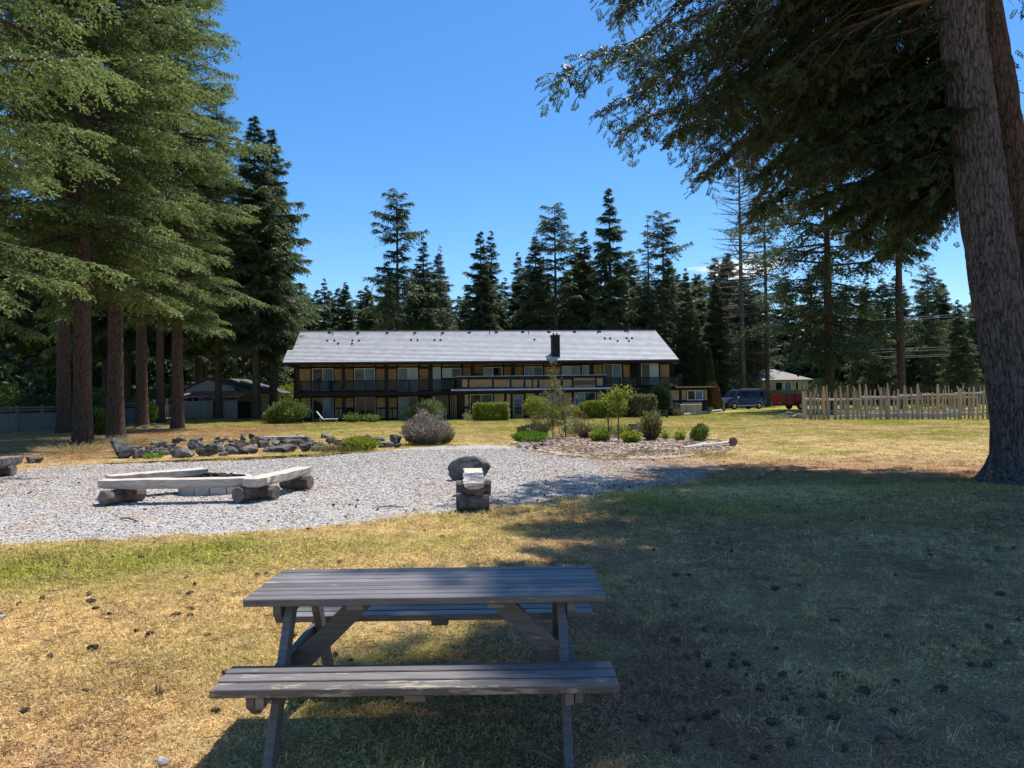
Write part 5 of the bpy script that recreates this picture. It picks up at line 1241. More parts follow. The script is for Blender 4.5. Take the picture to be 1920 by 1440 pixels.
side = [(-2.2, .42, .84), (-2.24, .75, .86), (-2.2, 1.0, .86), (-2.1, 1.78, .74), (-1.95, 1.86, .70), (.75, 1.86, .70), (.95, 1.80, .72), (1.55, 1.15, .82), (2.1, .98, .80), (2.26, .85, .80), (2.28, .42, .82), (1.86, .36, .84), (1.80, .60, .85), (1.62, .74, .86), (1.34, .74, .86), (1.16, .60, .85), (1.10, .34, .85), (-.96, .34, .85), (-1.02, .60, .85), (-1.2, .74, .86), (-1.48, .74, .86), (-1.66, .60, .85), (-1.72, .38, .84)]
bm = bmesh.new(); Lv = [bm.verts.new((x, -y, z)) for x, z, y in side]; Rv = [bm.verts.new((x, y, z)) for x, z, y in side]; n = len(side)
bm.faces.new(Lv); bm.faces.new(Rv[::-1])
for i in range(n): bm.faces.new((Lv[i], Rv[i], Rv[(i + 1) % n], Lv[(i + 1) % n]))
bmesh.ops.triangulate(bm, faces=bm.faces[:]); bmesh.ops.recalc_face_normals(bm, faces=bm.faces[:])
me = bpy.data.meshes.new('body'); bm.to_mesh(me); bm.free(); me.materials.append(M['bluepaint']); link('body', me, van)
def vwin(name, pts, m, off=.012):
    for s in (-1, 1):
        w = MB(); P = []
        for x, z in pts: y = .86 - max(0, z - 1.0) * .153; P.append((x, s * (y + off), z))
        w.prism(P, 0, 0, (0, -s * .05, 0)); w.build(name, m, van)
vwin('window', [(.28, 1.12), (1.22, 1.12), (.80, 1.62), (.28, 1.70)], M['glass_dark']); vwin('window', [(-.75, 1.12), (.18, 1.12), (.18, 1.70), (-.75, 1.70)], M['glass_dark']); vwin('window', [(-1.95, 1.12), (-.85, 1.12), (-.85, 1.70), (-1.9, 1.70)], M['glass_dark'])
w = MB(); w.add([(1.52, -.74, 1.21), (1.52, .74, 1.21), (1.0, .66, 1.775), (1.0, -.66, 1.775), (1.47, -.74, 1.2), (1.47, .74, 1.2), (.96, .66, 1.76), (.96, -.66, 1.76)], [(0, 1, 2, 3), (4, 7, 6, 5), (0, 4, 5, 1), (1, 5, 6, 2), (2, 6, 7, 3), (3, 7, 4, 0)]); w.build('windshield', M['glass_dark'], van)
for s in (-1, 1):
    w = MB(); w.b2((-1.0, s * .85, .30), (1.12, s * .885, .40)); w.build('sill_trim', M['silver'], van)
    for cx in (1.48, -1.34):
        w = MB(); w.tube([(cx + .44 * math.cos(a), s * .862, .33 + .44 * math.sin(a)) for a in [math.pi * i / 10 for i in range(11)]], .028, 5); w.build('arch_trim', M['silver'], van)
        wheel(van, cx, s * .78, .34, M['silver'])
    w = MB(); w.b2((1.02, s * .88, 1.06), (1.2, s * 1.05, 1.22)); w.build('mirror', M['silver'], van, bevel=.03)
    w = MB(); w.b2((-2.245, s * .6, .85), (-2.20, s * .85, 1.15)); w.build('tail_light', M['lens_red'], van)
    w = MB(); w.b2((2.24, s * .45, .68), (2.29, s * .78, .84)); w.build('headlight', M['lens_clear'], van)
    w = MB(); w.tube([(-1.8, s * .58, 1.93), (.6, s * .58, 1.93)], .025, 6); w.build('roof_rack', M['silver'], van)
    w = MB(); w.b2((.2, s * .866, .95), (.32, s * .89, .98)); w.build('door_handle', M['silver'], van)
for x in (-1.5, -.3, .4):
    w = MB(); w.b2((x, -.6, 1.87), (x + .07, .6, 1.945)); w.build('rack_bar', M['silver'], van)
w = MB(); w.b2((2.22, -.8, .40), (2.36, .8, .56)); w.build('bumper', M['rubber'], van, bevel=.02); w = MB(); w.b2((-2.34, -.8, .40), (-2.2, .8, .56)); w.build('bumper', M['rubber'], van, bevel=.02)
# ---- red trailer
M['redpaint'] = mat('red_paint', (.30, .022, .015), (.40, .035, .022), scale=2, rough=.5)
tp = at(1480, 68); trl = empty('red_trailer', tp, R(14), 'red box utility trailer half hidden by the driftwood fence', 'trailer')
for nm, lo, hi in [('side_board', (-1.35, -.72, .52), (1.35, -.68, 1.32)), ('side_board', (-1.35, .68, .52), (1.35, .72, 1.32)), ('end_board', (-1.39, -.72, .52), (-1.351, .72, 1.34)), ('end_board', (1.351, -.72, .52), (1.39, .72, 1.34)), ('bed', (-1.35, -.679, .50), (1.35, .679, .55))]:
    w = MB(); w.b2(lo, hi); w.build(nm, M['redpaint'], trl, bevel=.008)
w = MB(); w.b2((-1.35, -.6, .40), (1.35, -.5, .49)); w.b2((-1.35, .5, .40), (1.35, .6, .49)); w.beam((-1.3, 0, .43), (-2.2, 0, .43), .08, .08); w.build('frame', M['vent'], trl)
w = MB(); w.b2((-.85, -.78, .50), (-.75, -.74, 1.33)); w.b2((.0, -.78, .5), (.1, -.74, 1.33)); w.b2((-1.36, -.75, 1.322), (1.36, -.66, 1.37)); w.build('stake', M['vent'], trl)
for s in (-1, 1):
    wheel(trl, .55, s * .85, .33, M['silver']); w = MB(); w.b2((.1, s * .76, .70), (1.0, s * 1.0, .74)); w.build('mudguard', M['rubber'], trl)
    w = MB(); w.b2((-1.43, s * .55, .58), (-1.392, s * .68, .68)); w.build('lamp', M['lens_clear'], trl)

# ============================================================ LODGE GARDEN
shrub('rhododendron', 'rounded leafy yellow-green bush at the left corner of the lodge', at(541, 56.5), (1.45, 1.1, 1.0), 3800, .17, 'leaf_green', 81)
shrub('spreading_bush', 'low spreading bush left of the rounded leafy one', at(513, 57), (.75, .7, .55), 1300, .16, 'leaf_green', 82)
stems_plant('daylily_clump', 'strappy green clump left under the lodge balcony', at(661, 57), 220, .8, .75, 'leaf_green', 83, .05)
stems_plant('daylily_clump', 'smaller pale-flowered clump right of the strappy green one', at(696, 57), 160, .65, .8, 'leaf_green', 84, .05, heads='leaf_pale')
for i, (px, r_, lab) in enumerate([(771, .75, 'left mound of the dark clipped evergreen group'), (788, .8, 'middle mound of the dark clipped evergreen group'), (807, 1.0, 'largest right mound of the dark clipped evergreens')]):
    shrub('clipped_evergreen', lab, at(px, 55.5 + .4 * i), (r_, r_, .55 + .12 * i), 2600, .10, 'leaf_dark' if i != 2 else 'leaf_green', 85 + i, lumps=12, hollow=.8)
stems_plant('pink_rose', 'thin pink-flowered rose above the dark clipped evergreens', at(812, 56.8), 40, 1.7, .5, 'leaf_green', 90, .03, heads='flower', leaves=3)
stems_plant('white_flower_clump', 'silvery weeds at the corner of the projecting front wall', at(878, 57.3), 90, .7, .5, 'leaf_pale', 91, .03)
shrub('lime_hedge', 'clipped lime-green hedge block left of the glazed front door', at(921, 56.8), (1.28, .8, .66), 10000, .15, 'leaf_lime', 92, 'box', cat='hedge')
shrub('lime_bush', 'tall lime-green bush right of the glazed front door', at(1010, 57.2), (1.15, .9, .95), 3600, .13, 'leaf_lime', 93)
shrub('lime_bush', 'low lime-green bush behind the apple sapling', at(1062, 57.6), (1.1, .8, .6), 2600, .13, 'leaf_lime', 94)
shrub('lime_bush', 'round lime bush under the right parapet window', at(1096, 58), (.75, .7, .72), 2000, .12, 'leaf_lime', 95)
shrub('lime_hedge', 'squared dark-sided hedge right of the round lime bush', at(1118, 58.5), (.8, .8, .68), 6500, .15, 'leaf_lime', 96, 'box', cat='hedge')
shrub('tall_hedge', 'tall rounded lime hedge under the right end of the parapet', at(1150, 59), (.98, .9, 1.12), 4200, .12, 'leaf_lime', 97, cat='hedge')
shrub('olive_hedge', 'olive-brown clipped hedge right of the tall lime hedge', at(1205, 60), (.98, .9, .9), 8000, .15, 'leaf_olive', 98, 'box', cat='hedge')
shrub('arborvitae', 'dark conical evergreen behind the olive hedge, left one', at(1208, 62), (.55, .55, 1.15), 2200, .14, 'leaf_dark', 99, up=1.0, cat='tree')
shrub('arborvitae', 'broad dark drooping evergreen against the annex wall', at(1236, 61.5), (.95, .8, 1.3), 4200, .15, 'leaf_dark', 100, up=1.0, cat='tree', lumps=14)
M['screen'] = mat('screen_panel', (.045, .042, .055), (.065, .06, .075), rough=.7)
p = at(1177, 60.2); w = MB(); w.b2((-.32, -.05, -.1), (.32, .05, 1.9)); w.b2((-.36, -.07, 1.9), (.36, .07, 1.98)); o = w.build('privacy_screen', M['screen'], None, bevel=.01); o.location = p; tag(o, 'dark upright privacy screen between the two hedges', 'screen')
def columnar(name, label, p, r, h, m, seed):
    g = np.random.default_rng(seed); n = 5200; t = g.random(n); a = g.uniform(0, 6.283, n); rr_ = r * np.minimum(1, 1.25 * (1 - t) ** .45) * (.55 + .45 * sstep(0, .15, t)) * (.82 + .2 * g.random(n)) * (.9 + .15 * np.sin(a * 5 + t * 9))
    P = np.stack([np.cos(a) * rr_, np.sin(a) * rr_, t * h], 1); D = np.stack([np.cos(a) * .35, np.sin(a) * .35, np.ones(n)], 1) + g.normal(0, .25, (n, 3)); N = np.stack([np.cos(a), np.sin(a), 0 * a], 1) + g.normal(0, .4, (n, 3))
    V, F = leaf_quads(P, D, N, .26 * g.uniform(.6, 1.2, n), .09 * np.ones(n)); e = empty(name, p, 0, label, 'tree')
    link('crown', mesh_np('crown', V, F, M[m], {'tint': np.repeat(np.clip(g.normal(.4, .25, n), 0, 1), 4)}), e); w = MB(); w.tube([(0, 0, -.1), (0, 0, h * .9)], [.09, .02], 7); w.build('trunk', M['limb'], e)
columnar('cypress', 'taller left one of two dark columnar cypresses right of the lodge', at(1319, 72), .62, W(1319, 648, 72).z - .3, 'leaf_dark', 101)
columnar('cypress', 'shorter right one of two dark columnar cypresses right of the lodge', at(1330, 71), .55, W(1330, 655, 71).z - .3, 'leaf_dark', 102)
columnar('browned_cypress', 'small cypress with browned foliage at the end of the annex', at(1339, 66), .62, W(1340, 722, 66).z - .2, 'leaf_brown', 103)
columnar('young_cypress', 'narrow dark cypress squeezed between annex and browned cypress', at(1328, 66.5), .38, W(1330, 722, 66).z - .2, 'leaf_dark', 104)
stems_plant('garden_clump', 'small green clump below the browned cypress', at(1326, 64), 120, .7, .5, 'leaf_green', 105, .04)
p = at(1357, 66); w = MB(); w.b2((-.1, -.1, -.1), (.1, .1, 1.0)); w.b2((-.12, -.12, 1.0), (.12, .12, 1.04)); o = w.build('gate_post', M['fencewood'], None, bevel=.01); o.location = p; tag(o, 'short grey wooden post at the nose of the van', 'post')
p = at(1294, 63.0); ct = empty('potting_counter', p, HA, 'wooden potting counter with pale top below the annex window', 'counter')
w = MB(); w.b2((-.98, -.3, .86), (.95, .35, .92)); w.build('counter_top', M['white'], ct, bevel=.008)
for i in range(9):
    w = MB(); w.b2((-.92 + .205 * i, -.25, .02), (-.92 + .205 * i + .19, -.22, .858)); w.build('board', M['driftpick'], ct)
w = MB(); w.b2((-.9, -.2, .0), (.9, .3, .855)); w.build('carcass', M['tanboard'], ct)
w = MB(); a, b = at(1282, 62), at(1352, 65); w.tube([a + Vector((0, 0, .1)), a.lerp(b, .5) + Vector((0, 0, .13)), b + Vector((0, 0, .12))], [.10, .12, .09], 8, wob=.08); tag(w.build('edging_log', M['driftrail']), 'pale edging log along the grass below the annex', 'log')
stems_plant('garden_clump', 'yellowing clump at the left foot of the potting counter', at(1268, 61.5), 90, .75, .45, 'leaf_olive', 106, .04)
# ---- furniture
M['sling'] = mat('pale_sling', (.62, .61, .58), (.70, .69, .66), rough=.8)
p = at(612, 56.0); ch = empty('lounge_chair', p, R(10), 'pale sun lounger with raised back on the grass by the lodge', 'lounge chair')
w = MB(); w.beam((-.72, 0, .90), (-.28, 0, .34), .58, .04); w.build('backrest', M['sling'], ch); w = MB(); w.b2((-.30, -.29, .30), (.85, .29, .335)); w.build('seat', M['sling'], ch)
for x, z in ((-.45, .58), (-.15, .3), (.72, .3)):
    for s in (-1, 1):
        w = MB(); w.tube([(x, s * .26, -.05), (x, s * .26, z)], .022, 6); w.build('leg', M['grey_trim'], ch)
def plastic_chair(p, rz, label):
    c = empty('garden_chair', p, rz, label, 'chair'); w = MB(); w.b2((-.24, -.24, .40), (.24, .24, .44)); w.build('seat', M['white'], c)
    for s in (-1, 1):
        for y in (-1, 1):
            w = MB(); w.beam((s * .22, y * .22, -.02), (s * .19, y * .19, .40), .04, .04); w.build('leg', M['white'], c)
        w = MB(); w.b2((s * .25 - .02, -.22, .62), (s * .25 + .02, .22, .65)); w.b2((s * .25 - .02, -.22, .44), (s * .25 + .02, -.18, .62)); w.build('armrest', M['white'], c)
    for i in range(4):
        w = MB(); w.beam((-.18 + .12 * i, .23, .45), (-.18 + .12 * i, .31, .86), .07, .02); w.build('back_slat', M['white'], c)
    w = MB(); w.b2((-.23, .29, .84), (.23, .33, .90)); w.build('back_rail', M['white'], c)
plastic_chair(at(829, 60), R(150), 'white plastic garden chair by the sliding door, left of the projecting wall'); plastic_chair(at(820, 60.6), R(190), 'second white plastic chair half hidden behind the first')
p = at(1240, 57.5); ad = empty('adirondack_chair', p, R(70), 'dark adirondack chair in front of the annex evergreens', 'chair'); mC = M['screen']
for i in range(5):
    w = MB(); x = -.24 + .12 * i; w.beam((x, .25, .25), (x, .62, 1.0 - .06 * abs(i - 2)), .10, .02); w.build('back_slat', mC, ad); w = MB(); w.beam((-.27, -.40 + .13 * i, .40 - .035 * i), (.27, -.40 + .13 * i, .40 - .035 * i), .11, .02); w.build('seat_slat', mC, ad)
for s in (-1, 1):
    w = MB(); w.b2((s * .36 - .07, -.45, .56), (s * .36 + .07, .32, .585)); w.build('armrest', mC, ad); w = MB(); w.b2((s * .32 - .02, -.45, -.03), (s * .32 + .02, -.35, .558)); w.build('leg', mC, ad); w = MB(); w.beam((s * .30, -.42, .34), (s * .30, .55, .02), .03, .1); w.build('leg', mC, ad)

# ============================================================ LAVENDER, GARDEN BED
p = on(795, 836); 
lav = stems_plant('lavender_bush', 'large grey-purple lavender bush at the right end of the rock border', p + Vector((0, .7, 0)), 900, .95, .95, 'lavender', 111, .02, leaves=3)
for k_, (dx, dy, hh, ss) in enumerate([(-.45, .1, .95, .5), (.3, -.1, 1.05, .6), (.7, .2, .7, .4), (-.1, .2, 1.2, .45)]):
    e_ = stems_plant('lavender_clump', 'x', (0, 0, 0), 330, hh, ss, 'lavender' if k_ % 2 else 'leaf_olive', 160 + k_, .018, leaves=3, heads='lavender')
    for c_ in list(e_.children): c_.parent = lav; c_.location = (dx, dy, 0)
    bpy.data.objects.remove(e_)
shrub('yellow_clump', 'bright yellow-green low clump among the border rocks', on(675, 845), (.62, .5, .22), 1600, .10, 'leaf_lime', 112, up=1.0)
stems_plant('grass_tuft', 'small bright grass tuft before the left border rocks', on(290, 860), 120, .25, .4, 'mat_green', 113, .02)
stems_plant('weed_patch', 'pale weeds growing right of the front border rocks', on(625, 848), 200, .35, .8, 'leaf_olive', 114, .025)
# dry tall grass round the left trunks
for i, (px, py, lab) in enumerate([(240, 838, 'tall straw grass behind the pointed border boulder'), (140, 850, 'tall straw grass at the foot of the red-barked fir'), (205, 832, 'straw grass round the furrowed fir trunk')]): stems_plant('straw_grass', lab, on(px, py), 500, .42, 1.5, 'straw', 115 + i, .014, leaves=1)
mulch = mat('bark_mulch', (.25, .175, .125), (.54, .43, .34), scale=26, rough=.95, bump=.8, detail=6, world=True)
bpx = [(985, 841), (1030, 852), (1090, 859), (1160, 862), (1230, 862), (1290, 858), (1350, 850), (1378, 834), (1330, 828), (1240, 822), (1150, 820), (1080, 820), (1010, 822), (965, 830)]
P = [G(*q) for q in bpx]; cx = sum((q.x for q in P)) / len(P); cy = sum((q.y for q in P)) / len(P); V = []; F = []
nr = 7; dense = []
for i, q in enumerate(P):
    for j in range(5): dense.append(q.lerp(P[(i + 1) % len(P)], j / 5))
for k in range(nr):
    f = 1 - k / nr
    for q in dense: V.append((cx + (q.x - cx) * f + rp.uniform(-.16, .16), cy + (q.y - cy) * f + rp.uniform(-.16, .16), .024 + .07 * (1 - f ** 3) + rp.uniform(0, .02) * (k > 0)))
V.append((cx, cy, .1)); nd = len(dense)
for k in range(nr - 1):
    for i in range(nd): F.append((k * nd + i, k * nd + (i + 1) % nd, (k + 1) * nd + (i + 1) % nd, (k + 1) * nd + i))
for i in range(nd): F.append(((nr - 1) * nd + i, (nr - 1) * nd + (i + 1) % nd, len(V) - 1))
w = MB(); w.add(V, F); tag(w.build('garden_bed', mulch, None, smooth=True), kind='structure')
BZ = .06
def chip(seed):
    random.seed(seed); w = MB(); w.box((0, 0, .012), (.075, .03, .014), Euler((random.uniform(-.4, .4), random.uniform(-.4, .4), 0)).to_matrix(), jit=.006); return w.mesh('chip', M['chip'])
M['chip'] = mat('mulch_chip', (.16, .09, .06), (.56, .45, .36), scale=.9, rough=.95, world=True, lo=.3, hi=.7)
nch = 4200; cxx = rg.random(nch); dpoly = np.array([(q.x, q.y) for q in dense]); xx = rg.uniform(dpoly[:, 0].min() - .4, dpoly[:, 0].max() + .4, nch * 2); yy = rg.uniform(dpoly[:, 1].min() - .6, dpoly[:, 1].max() + .3, nch * 2)
kk = inside(xx, yy, dpoly) | (dist_edge(xx, yy, dpoly) < .45) & (rg.random(nch * 2) < .4); xx, yy = xx[kk], yy[kk]
scatter('mulch_chips', np.stack([xx, yy, np.full(len(xx), .03) + .06 * inside(xx, yy, dpoly)], 1), rg.uniform(.6, 1.6, len(xx)), rg.uniform(0, 6.28, len(xx)), [chip(i) for i in range(4)], 'brown and pale bark chips covering the garden bed', 'mulch', {})
def inbed(px, py): q = on(px, py); q.z = BZ; return q
shrub('green_mat_plant', 'vivid green creeping mat at the left end of the garden bed', inbed(992, 833), (.85, .5, .20), 3200, .07, 'mat_green', 121, up=.8, cat='plant', stems=2)
shrub('heather_mound', 'low brown-green heather mound behind the green mat', inbed(1000, 824), (.85, .5, .27), 1800, .08, 'leaf_heather', 122, up=.8, stems=2)
def sapling(name, label, p, trunkpts, crown, m, n, leaf, seed, limbs=10):
    e = empty(name, p, 0, label, 'tree'); w = MB(); random.seed(seed); g = np.random.default_rng(seed)
    w.tube(trunkpts, [.03 * (1 - .75 * i / (len(trunkpts) - 1)) for i in range(len(trunkpts))], 6)
    PP = []
    for i in range(limbs):
        c, r_ = crown[i % len(crown)]; tip = Vector(c) + Vector((random.gauss(0, 1) * r_[0], random.gauss(0, 1) * r_[1], random.gauss(0, 1) * r_[2])) * .75
        z0_ = max(trunkpts[1][2], min(trunkpts[-1][2] * .95, tip.z - random.uniform(.2, .5)))
        f = z0_ / trunkpts[-1][2]; b0 = Vector(trunkpts[0]).lerp(Vector(trunkpts[-1]), f); w.tube([b0, b0.lerp(tip, .5) + Vector((0, 0, -.04)), tip], [.013, .009, .004], 4, cap=False)
        for k in range(n // limbs):
            u = random.random() ** .6; q = b0.lerp(tip, u); PP.append((q.x + random.gauss(0, .09), q.y + random.gauss(0, .09), q.z + random.gauss(0, .09)))
    w.build('trunk', M['limb'], e); PP = np.array(PP); k = len(PP)
    V, F = leaf_quads(PP, g.normal(0, 1, (k, 3)), g.normal(0, 1, (k, 3)) + np.array([0, 0, .5]), leaf * g.uniform(.6, 1.2, k), leaf * .55 * np.ones(k)); link('crown', mesh_np('crown', V, F, M[m], {'tint': np.repeat(g.random(k), 4)}), e)
p = inbed(1061, 826); s = p.y / FPX
sapling('apple_sapling', 'spindly apple sapling with sparse leaves in the garden bed', p, [(0, 0, -.15), (-.02, 0, .7), (-.25, .05, 1.6), (-.45, .1, 2.95)], [((-.45, 0, 2.5), (.12, .15, .45)), ((-.35, 0, 1.9), (.4, .3, .3)), ((-.2, 0, 1.3), (.6, .4, .3)), ((-.8, 0, 1.0), (.35, .3, .35)), ((.35, 0, 1.2), (.35, .3, .35))], 'leaf_olive', 1250, .085, 131, 34)
sapling('apple_sapling', 'thin double-stemmed sapling left of the spindly apple', inbed(1036, 826), [(0, 0, -.15), (.04, 0, .6), (.0, 0, 1.3), (.03, 0, 1.75)], [((0, 0, 1.3), (.25, .2, .35)), ((-.2, 0, .8), (.3, .2, .3))], 'leaf_olive', 480, .075, 132, 14)
sapling('standard_sapling', 'lollipop sapling with umbrella crown on a thin straight stem', inbed(1160, 831), [(0, 0, -.15), (.0, 0, .7), (.02, 0, 1.5), (.0, 0, 2.05)], [((0, 0, 1.78), (.4, .3, .12)), ((.1, 0, 1.9), (.3, .3, .1))], 'leaf_lime', 900, .085, 133, 26)
sapling('bare_sapling', 'thin nearly leafless stem left of the lollipop sapling', inbed(1142, 831), [(0, 0, -.15), (.0, 0, .5), (-.02, 0, .95), (-.06, 0, 1.25)], [((0, 0, 1.0), (.15, .1, .15))], 'leaf_olive', 60, .06, 134, 6)
p = inbed(1187, 826); w = MB(); w.tube([(0, 0, -.15), (0, 0, .1), (.01, 0, .4), (0, 0, .60)], [.20, .185, .18, .18], 12, wob=.05); o = w.build('stump', M['dead'], None); o.location = p; tag(o, 'grey sawn stump standing upright in the garden bed', 'stump')
stems_plant('vase_shrub', 'upright vase-shaped olive shrub right of the sawn stump', inbed(1221, 830), 420, 1.05, .42, 'leaf_olive', 141, .04, cat='shrub', leaves=4)
shrub('boxwood', 'small dark green rounded shrub alone at the right of the bed', inbed(1311, 832), (.29, .28, .30), 1300, .09, 'leaf_green', 142, up=1.2)
stems_plant('iris_clump', 'small leafy clump left of the dark green rounded shrub', inbed(1275, 831), 60, .42, .25, 'leaf_lime', 143, .05)
stems_plant('iris_clump', 'tiny leafy clump between vase shrub and iris', inbed(1247, 828), 40, .35, .2, 'leaf_lime', 144, .05)
stems_plant('burgundy_grass', 'dark burgundy tufted plant in the middle of the bed', inbed(1098, 826), 260, .5, .35, 'leaf_burgundy', 145, .03)
stems_plant('yellow_perennial', 'yellow-green leafy perennial right of the burgundy tuft', inbed(1124, 832), 240, .5, .45, 'leaf_lime', 146, .05)
stems_plant('yellow_perennial', 'bright lime perennial in front of the sawn stump', inbed(1183, 835), 260, .5, .4, 'leaf_lime', 147, .05)
stems_plant('seed_heads', 'tall rusty seed heads behind the burgundy tuft', inbed(1086, 822), 60, 1.05, .5, 'leaf_olive', 148, .02, heads='leaf_brown')
stems_plant('seed_heads', 'tall rusty seed heads behind the heather mound', inbed(1000, 818), 40, .95, .3, 'leaf_olive', 149, .02, heads='leaf_brown')
stems_plant('wild_stems', 'thin green stems filling the middle of the garden bed', inbed(1120, 823), 260, .75, 1.2, 'leaf_green', 150, .02)
stems_plant('wild_stems', 'yellowing stems between lollipop sapling and stump', inbed(1172, 826), 180, .6, .55, 'leaf_olive', 151, .02)
shrub('silver_weed', 'grey leafless weed under the saplings', inbed(1052, 824), (.4, .3, .35), 500, .06, 'leaf_heather', 152, up=.6, cat='plant')
for i, (px, py, n_s, h_s, sp_s, m_s, lab) in enumerate([(1075, 848, 70, .28, .5, 'straw', 'dry weeds on the front slope of the bed below the apple sapling'), (1205, 856, 90, .22, .7, 'leaf_olive', 'low olive weeds at the front edge of the bed below the vase shrub'),
        (1262, 853, 60, .2, .6, 'leaf_lime', 'small green weeds left of the long driftwood log'), (1338, 856, 120, .22, .9, 'straw', 'dry straw weeds in front of the long driftwood log'), (1140, 860, 80, .18, .8, 'straw', 'sparse straw weeds where the bed meets the gravel'),
        (1015, 816, 160, .8, .6, 'leaf_green', 'loose green stems behind the vivid green mat'), (1200, 820, 160, .7, .6, 'leaf_olive', 'loose yellow stems behind the sawn stump'), (1075, 816, 200, .85, .8, 'leaf_pale', 'pale loose stems behind the apple sapling'), (1150, 818, 140, .6, .7, 'leaf_lime', 'lime loose stems round the lollipop sapling foot')]):
    stems_plant('weed_clump', lab, on(px, py), n_s, h_s, sp_s, m_s, 170 + i, .022, leaves=3)
# logs and stones of the bed
def drift(px0, py0, px1, py1, r, label, m='driftrail'):
    a, b = on(px0, py0), on(px1, py1); w = MB(); w.tube([a + Vector((0, 0, r)), a.lerp(b, .35) + Vector((0, .05, r * 1.1)), a.lerp(b, .7) + Vector((0, -.04, r)), b + Vector((0, 0, r))], [r * .7, r, r * .9, r * 1.05], 8, wob=.1); tag(w.build('driftwood_log', M[m]), label, 'log')
drift(1282, 846, 1372, 836, .09, 'long bleached driftwood log edging the right of the bed'); drift(1300, 838, 1345, 833, .06, 'short bleached stick behind the long driftwood log'); drift(1236, 850, 1268, 846, .06, 'short pale driftwood piece left of the long log')
o = link('root_wad', rock_mesh(77, 6, 2, 'logbark')); p = on(1374, 838); o.location = (p.x, p.y, -.02); o.scale = (.36, .34, .36); tag(o, 'dark upturned root end of the driftwood log', 'log')
for i, (px, py, wpx, hpx, m_, lab) in enumerate([(974, 840, 12, 7, 'rock_pale', 'white stone at the left tip of the garden bed'), (988, 843, 9, 6, 'rock_pale', 'second white stone at the left tip of the bed'), (1004, 844, 14, 8, 'rock', 'dark stone edging the front of the bed, leftmost'), (1018, 842, 16, 9, 'rock', 'dark stone edging the front of the bed, middle'), (1032, 840, 14, 8, 'rock', 'dark stone edging the front of the bed, rightmost'), (1052, 847, 14, 4, 'rock_pale', 'pale flat stone sunk in the bed edge')]):
    p = on(px, py); s = p.y / FPX; me = RM[i].copy(); me.materials[0] = M[m_]; o = link('edging_stone', me); o.location = (p.x, p.y, 0); o.scale = (wpx * s, wpx * s * .8, hpx * s + .05); tag(o, lab, 'rock')
# ============================================================ UNDERSTOREY
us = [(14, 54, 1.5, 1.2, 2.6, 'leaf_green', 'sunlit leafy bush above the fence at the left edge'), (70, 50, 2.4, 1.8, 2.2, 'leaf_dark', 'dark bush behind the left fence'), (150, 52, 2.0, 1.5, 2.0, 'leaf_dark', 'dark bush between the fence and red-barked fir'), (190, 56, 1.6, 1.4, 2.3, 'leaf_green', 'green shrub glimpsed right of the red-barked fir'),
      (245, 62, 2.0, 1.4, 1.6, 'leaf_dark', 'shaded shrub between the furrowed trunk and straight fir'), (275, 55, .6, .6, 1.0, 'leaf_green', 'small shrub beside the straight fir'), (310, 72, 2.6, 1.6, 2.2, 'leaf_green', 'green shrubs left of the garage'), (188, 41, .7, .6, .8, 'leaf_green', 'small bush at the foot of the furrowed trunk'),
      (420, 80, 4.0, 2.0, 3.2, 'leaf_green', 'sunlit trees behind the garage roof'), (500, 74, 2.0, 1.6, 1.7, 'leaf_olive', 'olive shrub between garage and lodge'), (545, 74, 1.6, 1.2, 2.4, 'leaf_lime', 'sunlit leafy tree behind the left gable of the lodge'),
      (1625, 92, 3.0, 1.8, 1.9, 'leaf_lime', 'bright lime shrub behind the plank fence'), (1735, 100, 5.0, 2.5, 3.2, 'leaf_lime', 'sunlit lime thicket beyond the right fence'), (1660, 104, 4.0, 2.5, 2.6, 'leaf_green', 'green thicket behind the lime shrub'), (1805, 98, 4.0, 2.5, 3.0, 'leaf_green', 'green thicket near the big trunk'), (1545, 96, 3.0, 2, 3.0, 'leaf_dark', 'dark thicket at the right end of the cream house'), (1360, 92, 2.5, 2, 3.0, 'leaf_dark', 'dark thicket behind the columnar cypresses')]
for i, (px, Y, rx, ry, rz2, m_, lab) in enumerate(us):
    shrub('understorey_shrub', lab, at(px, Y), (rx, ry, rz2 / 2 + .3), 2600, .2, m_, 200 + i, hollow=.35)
# broad dark thickets closing the woods floor
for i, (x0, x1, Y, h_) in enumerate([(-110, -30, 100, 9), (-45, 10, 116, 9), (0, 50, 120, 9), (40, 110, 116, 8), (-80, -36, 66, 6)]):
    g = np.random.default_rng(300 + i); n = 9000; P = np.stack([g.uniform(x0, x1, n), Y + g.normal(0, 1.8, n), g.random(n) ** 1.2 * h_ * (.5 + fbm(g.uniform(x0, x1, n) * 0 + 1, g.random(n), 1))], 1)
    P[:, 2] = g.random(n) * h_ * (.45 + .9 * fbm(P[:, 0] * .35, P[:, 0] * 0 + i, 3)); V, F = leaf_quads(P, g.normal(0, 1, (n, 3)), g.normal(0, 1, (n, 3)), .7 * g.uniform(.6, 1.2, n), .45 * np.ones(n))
    tag(link('undergrowth', mesh_np('undergrowth', V, F, M['leaf_dark'], {'tint': np.repeat(g.random(n), 4)})), ['dark undergrowth at the back of the left woods', 'dark undergrowth behind the lodge', 'dark undergrowth behind the cypresses', 'dark undergrowth behind the right fences', 'dark undergrowth along the left fence'][i], 'undergrowth', None, 'stuff')

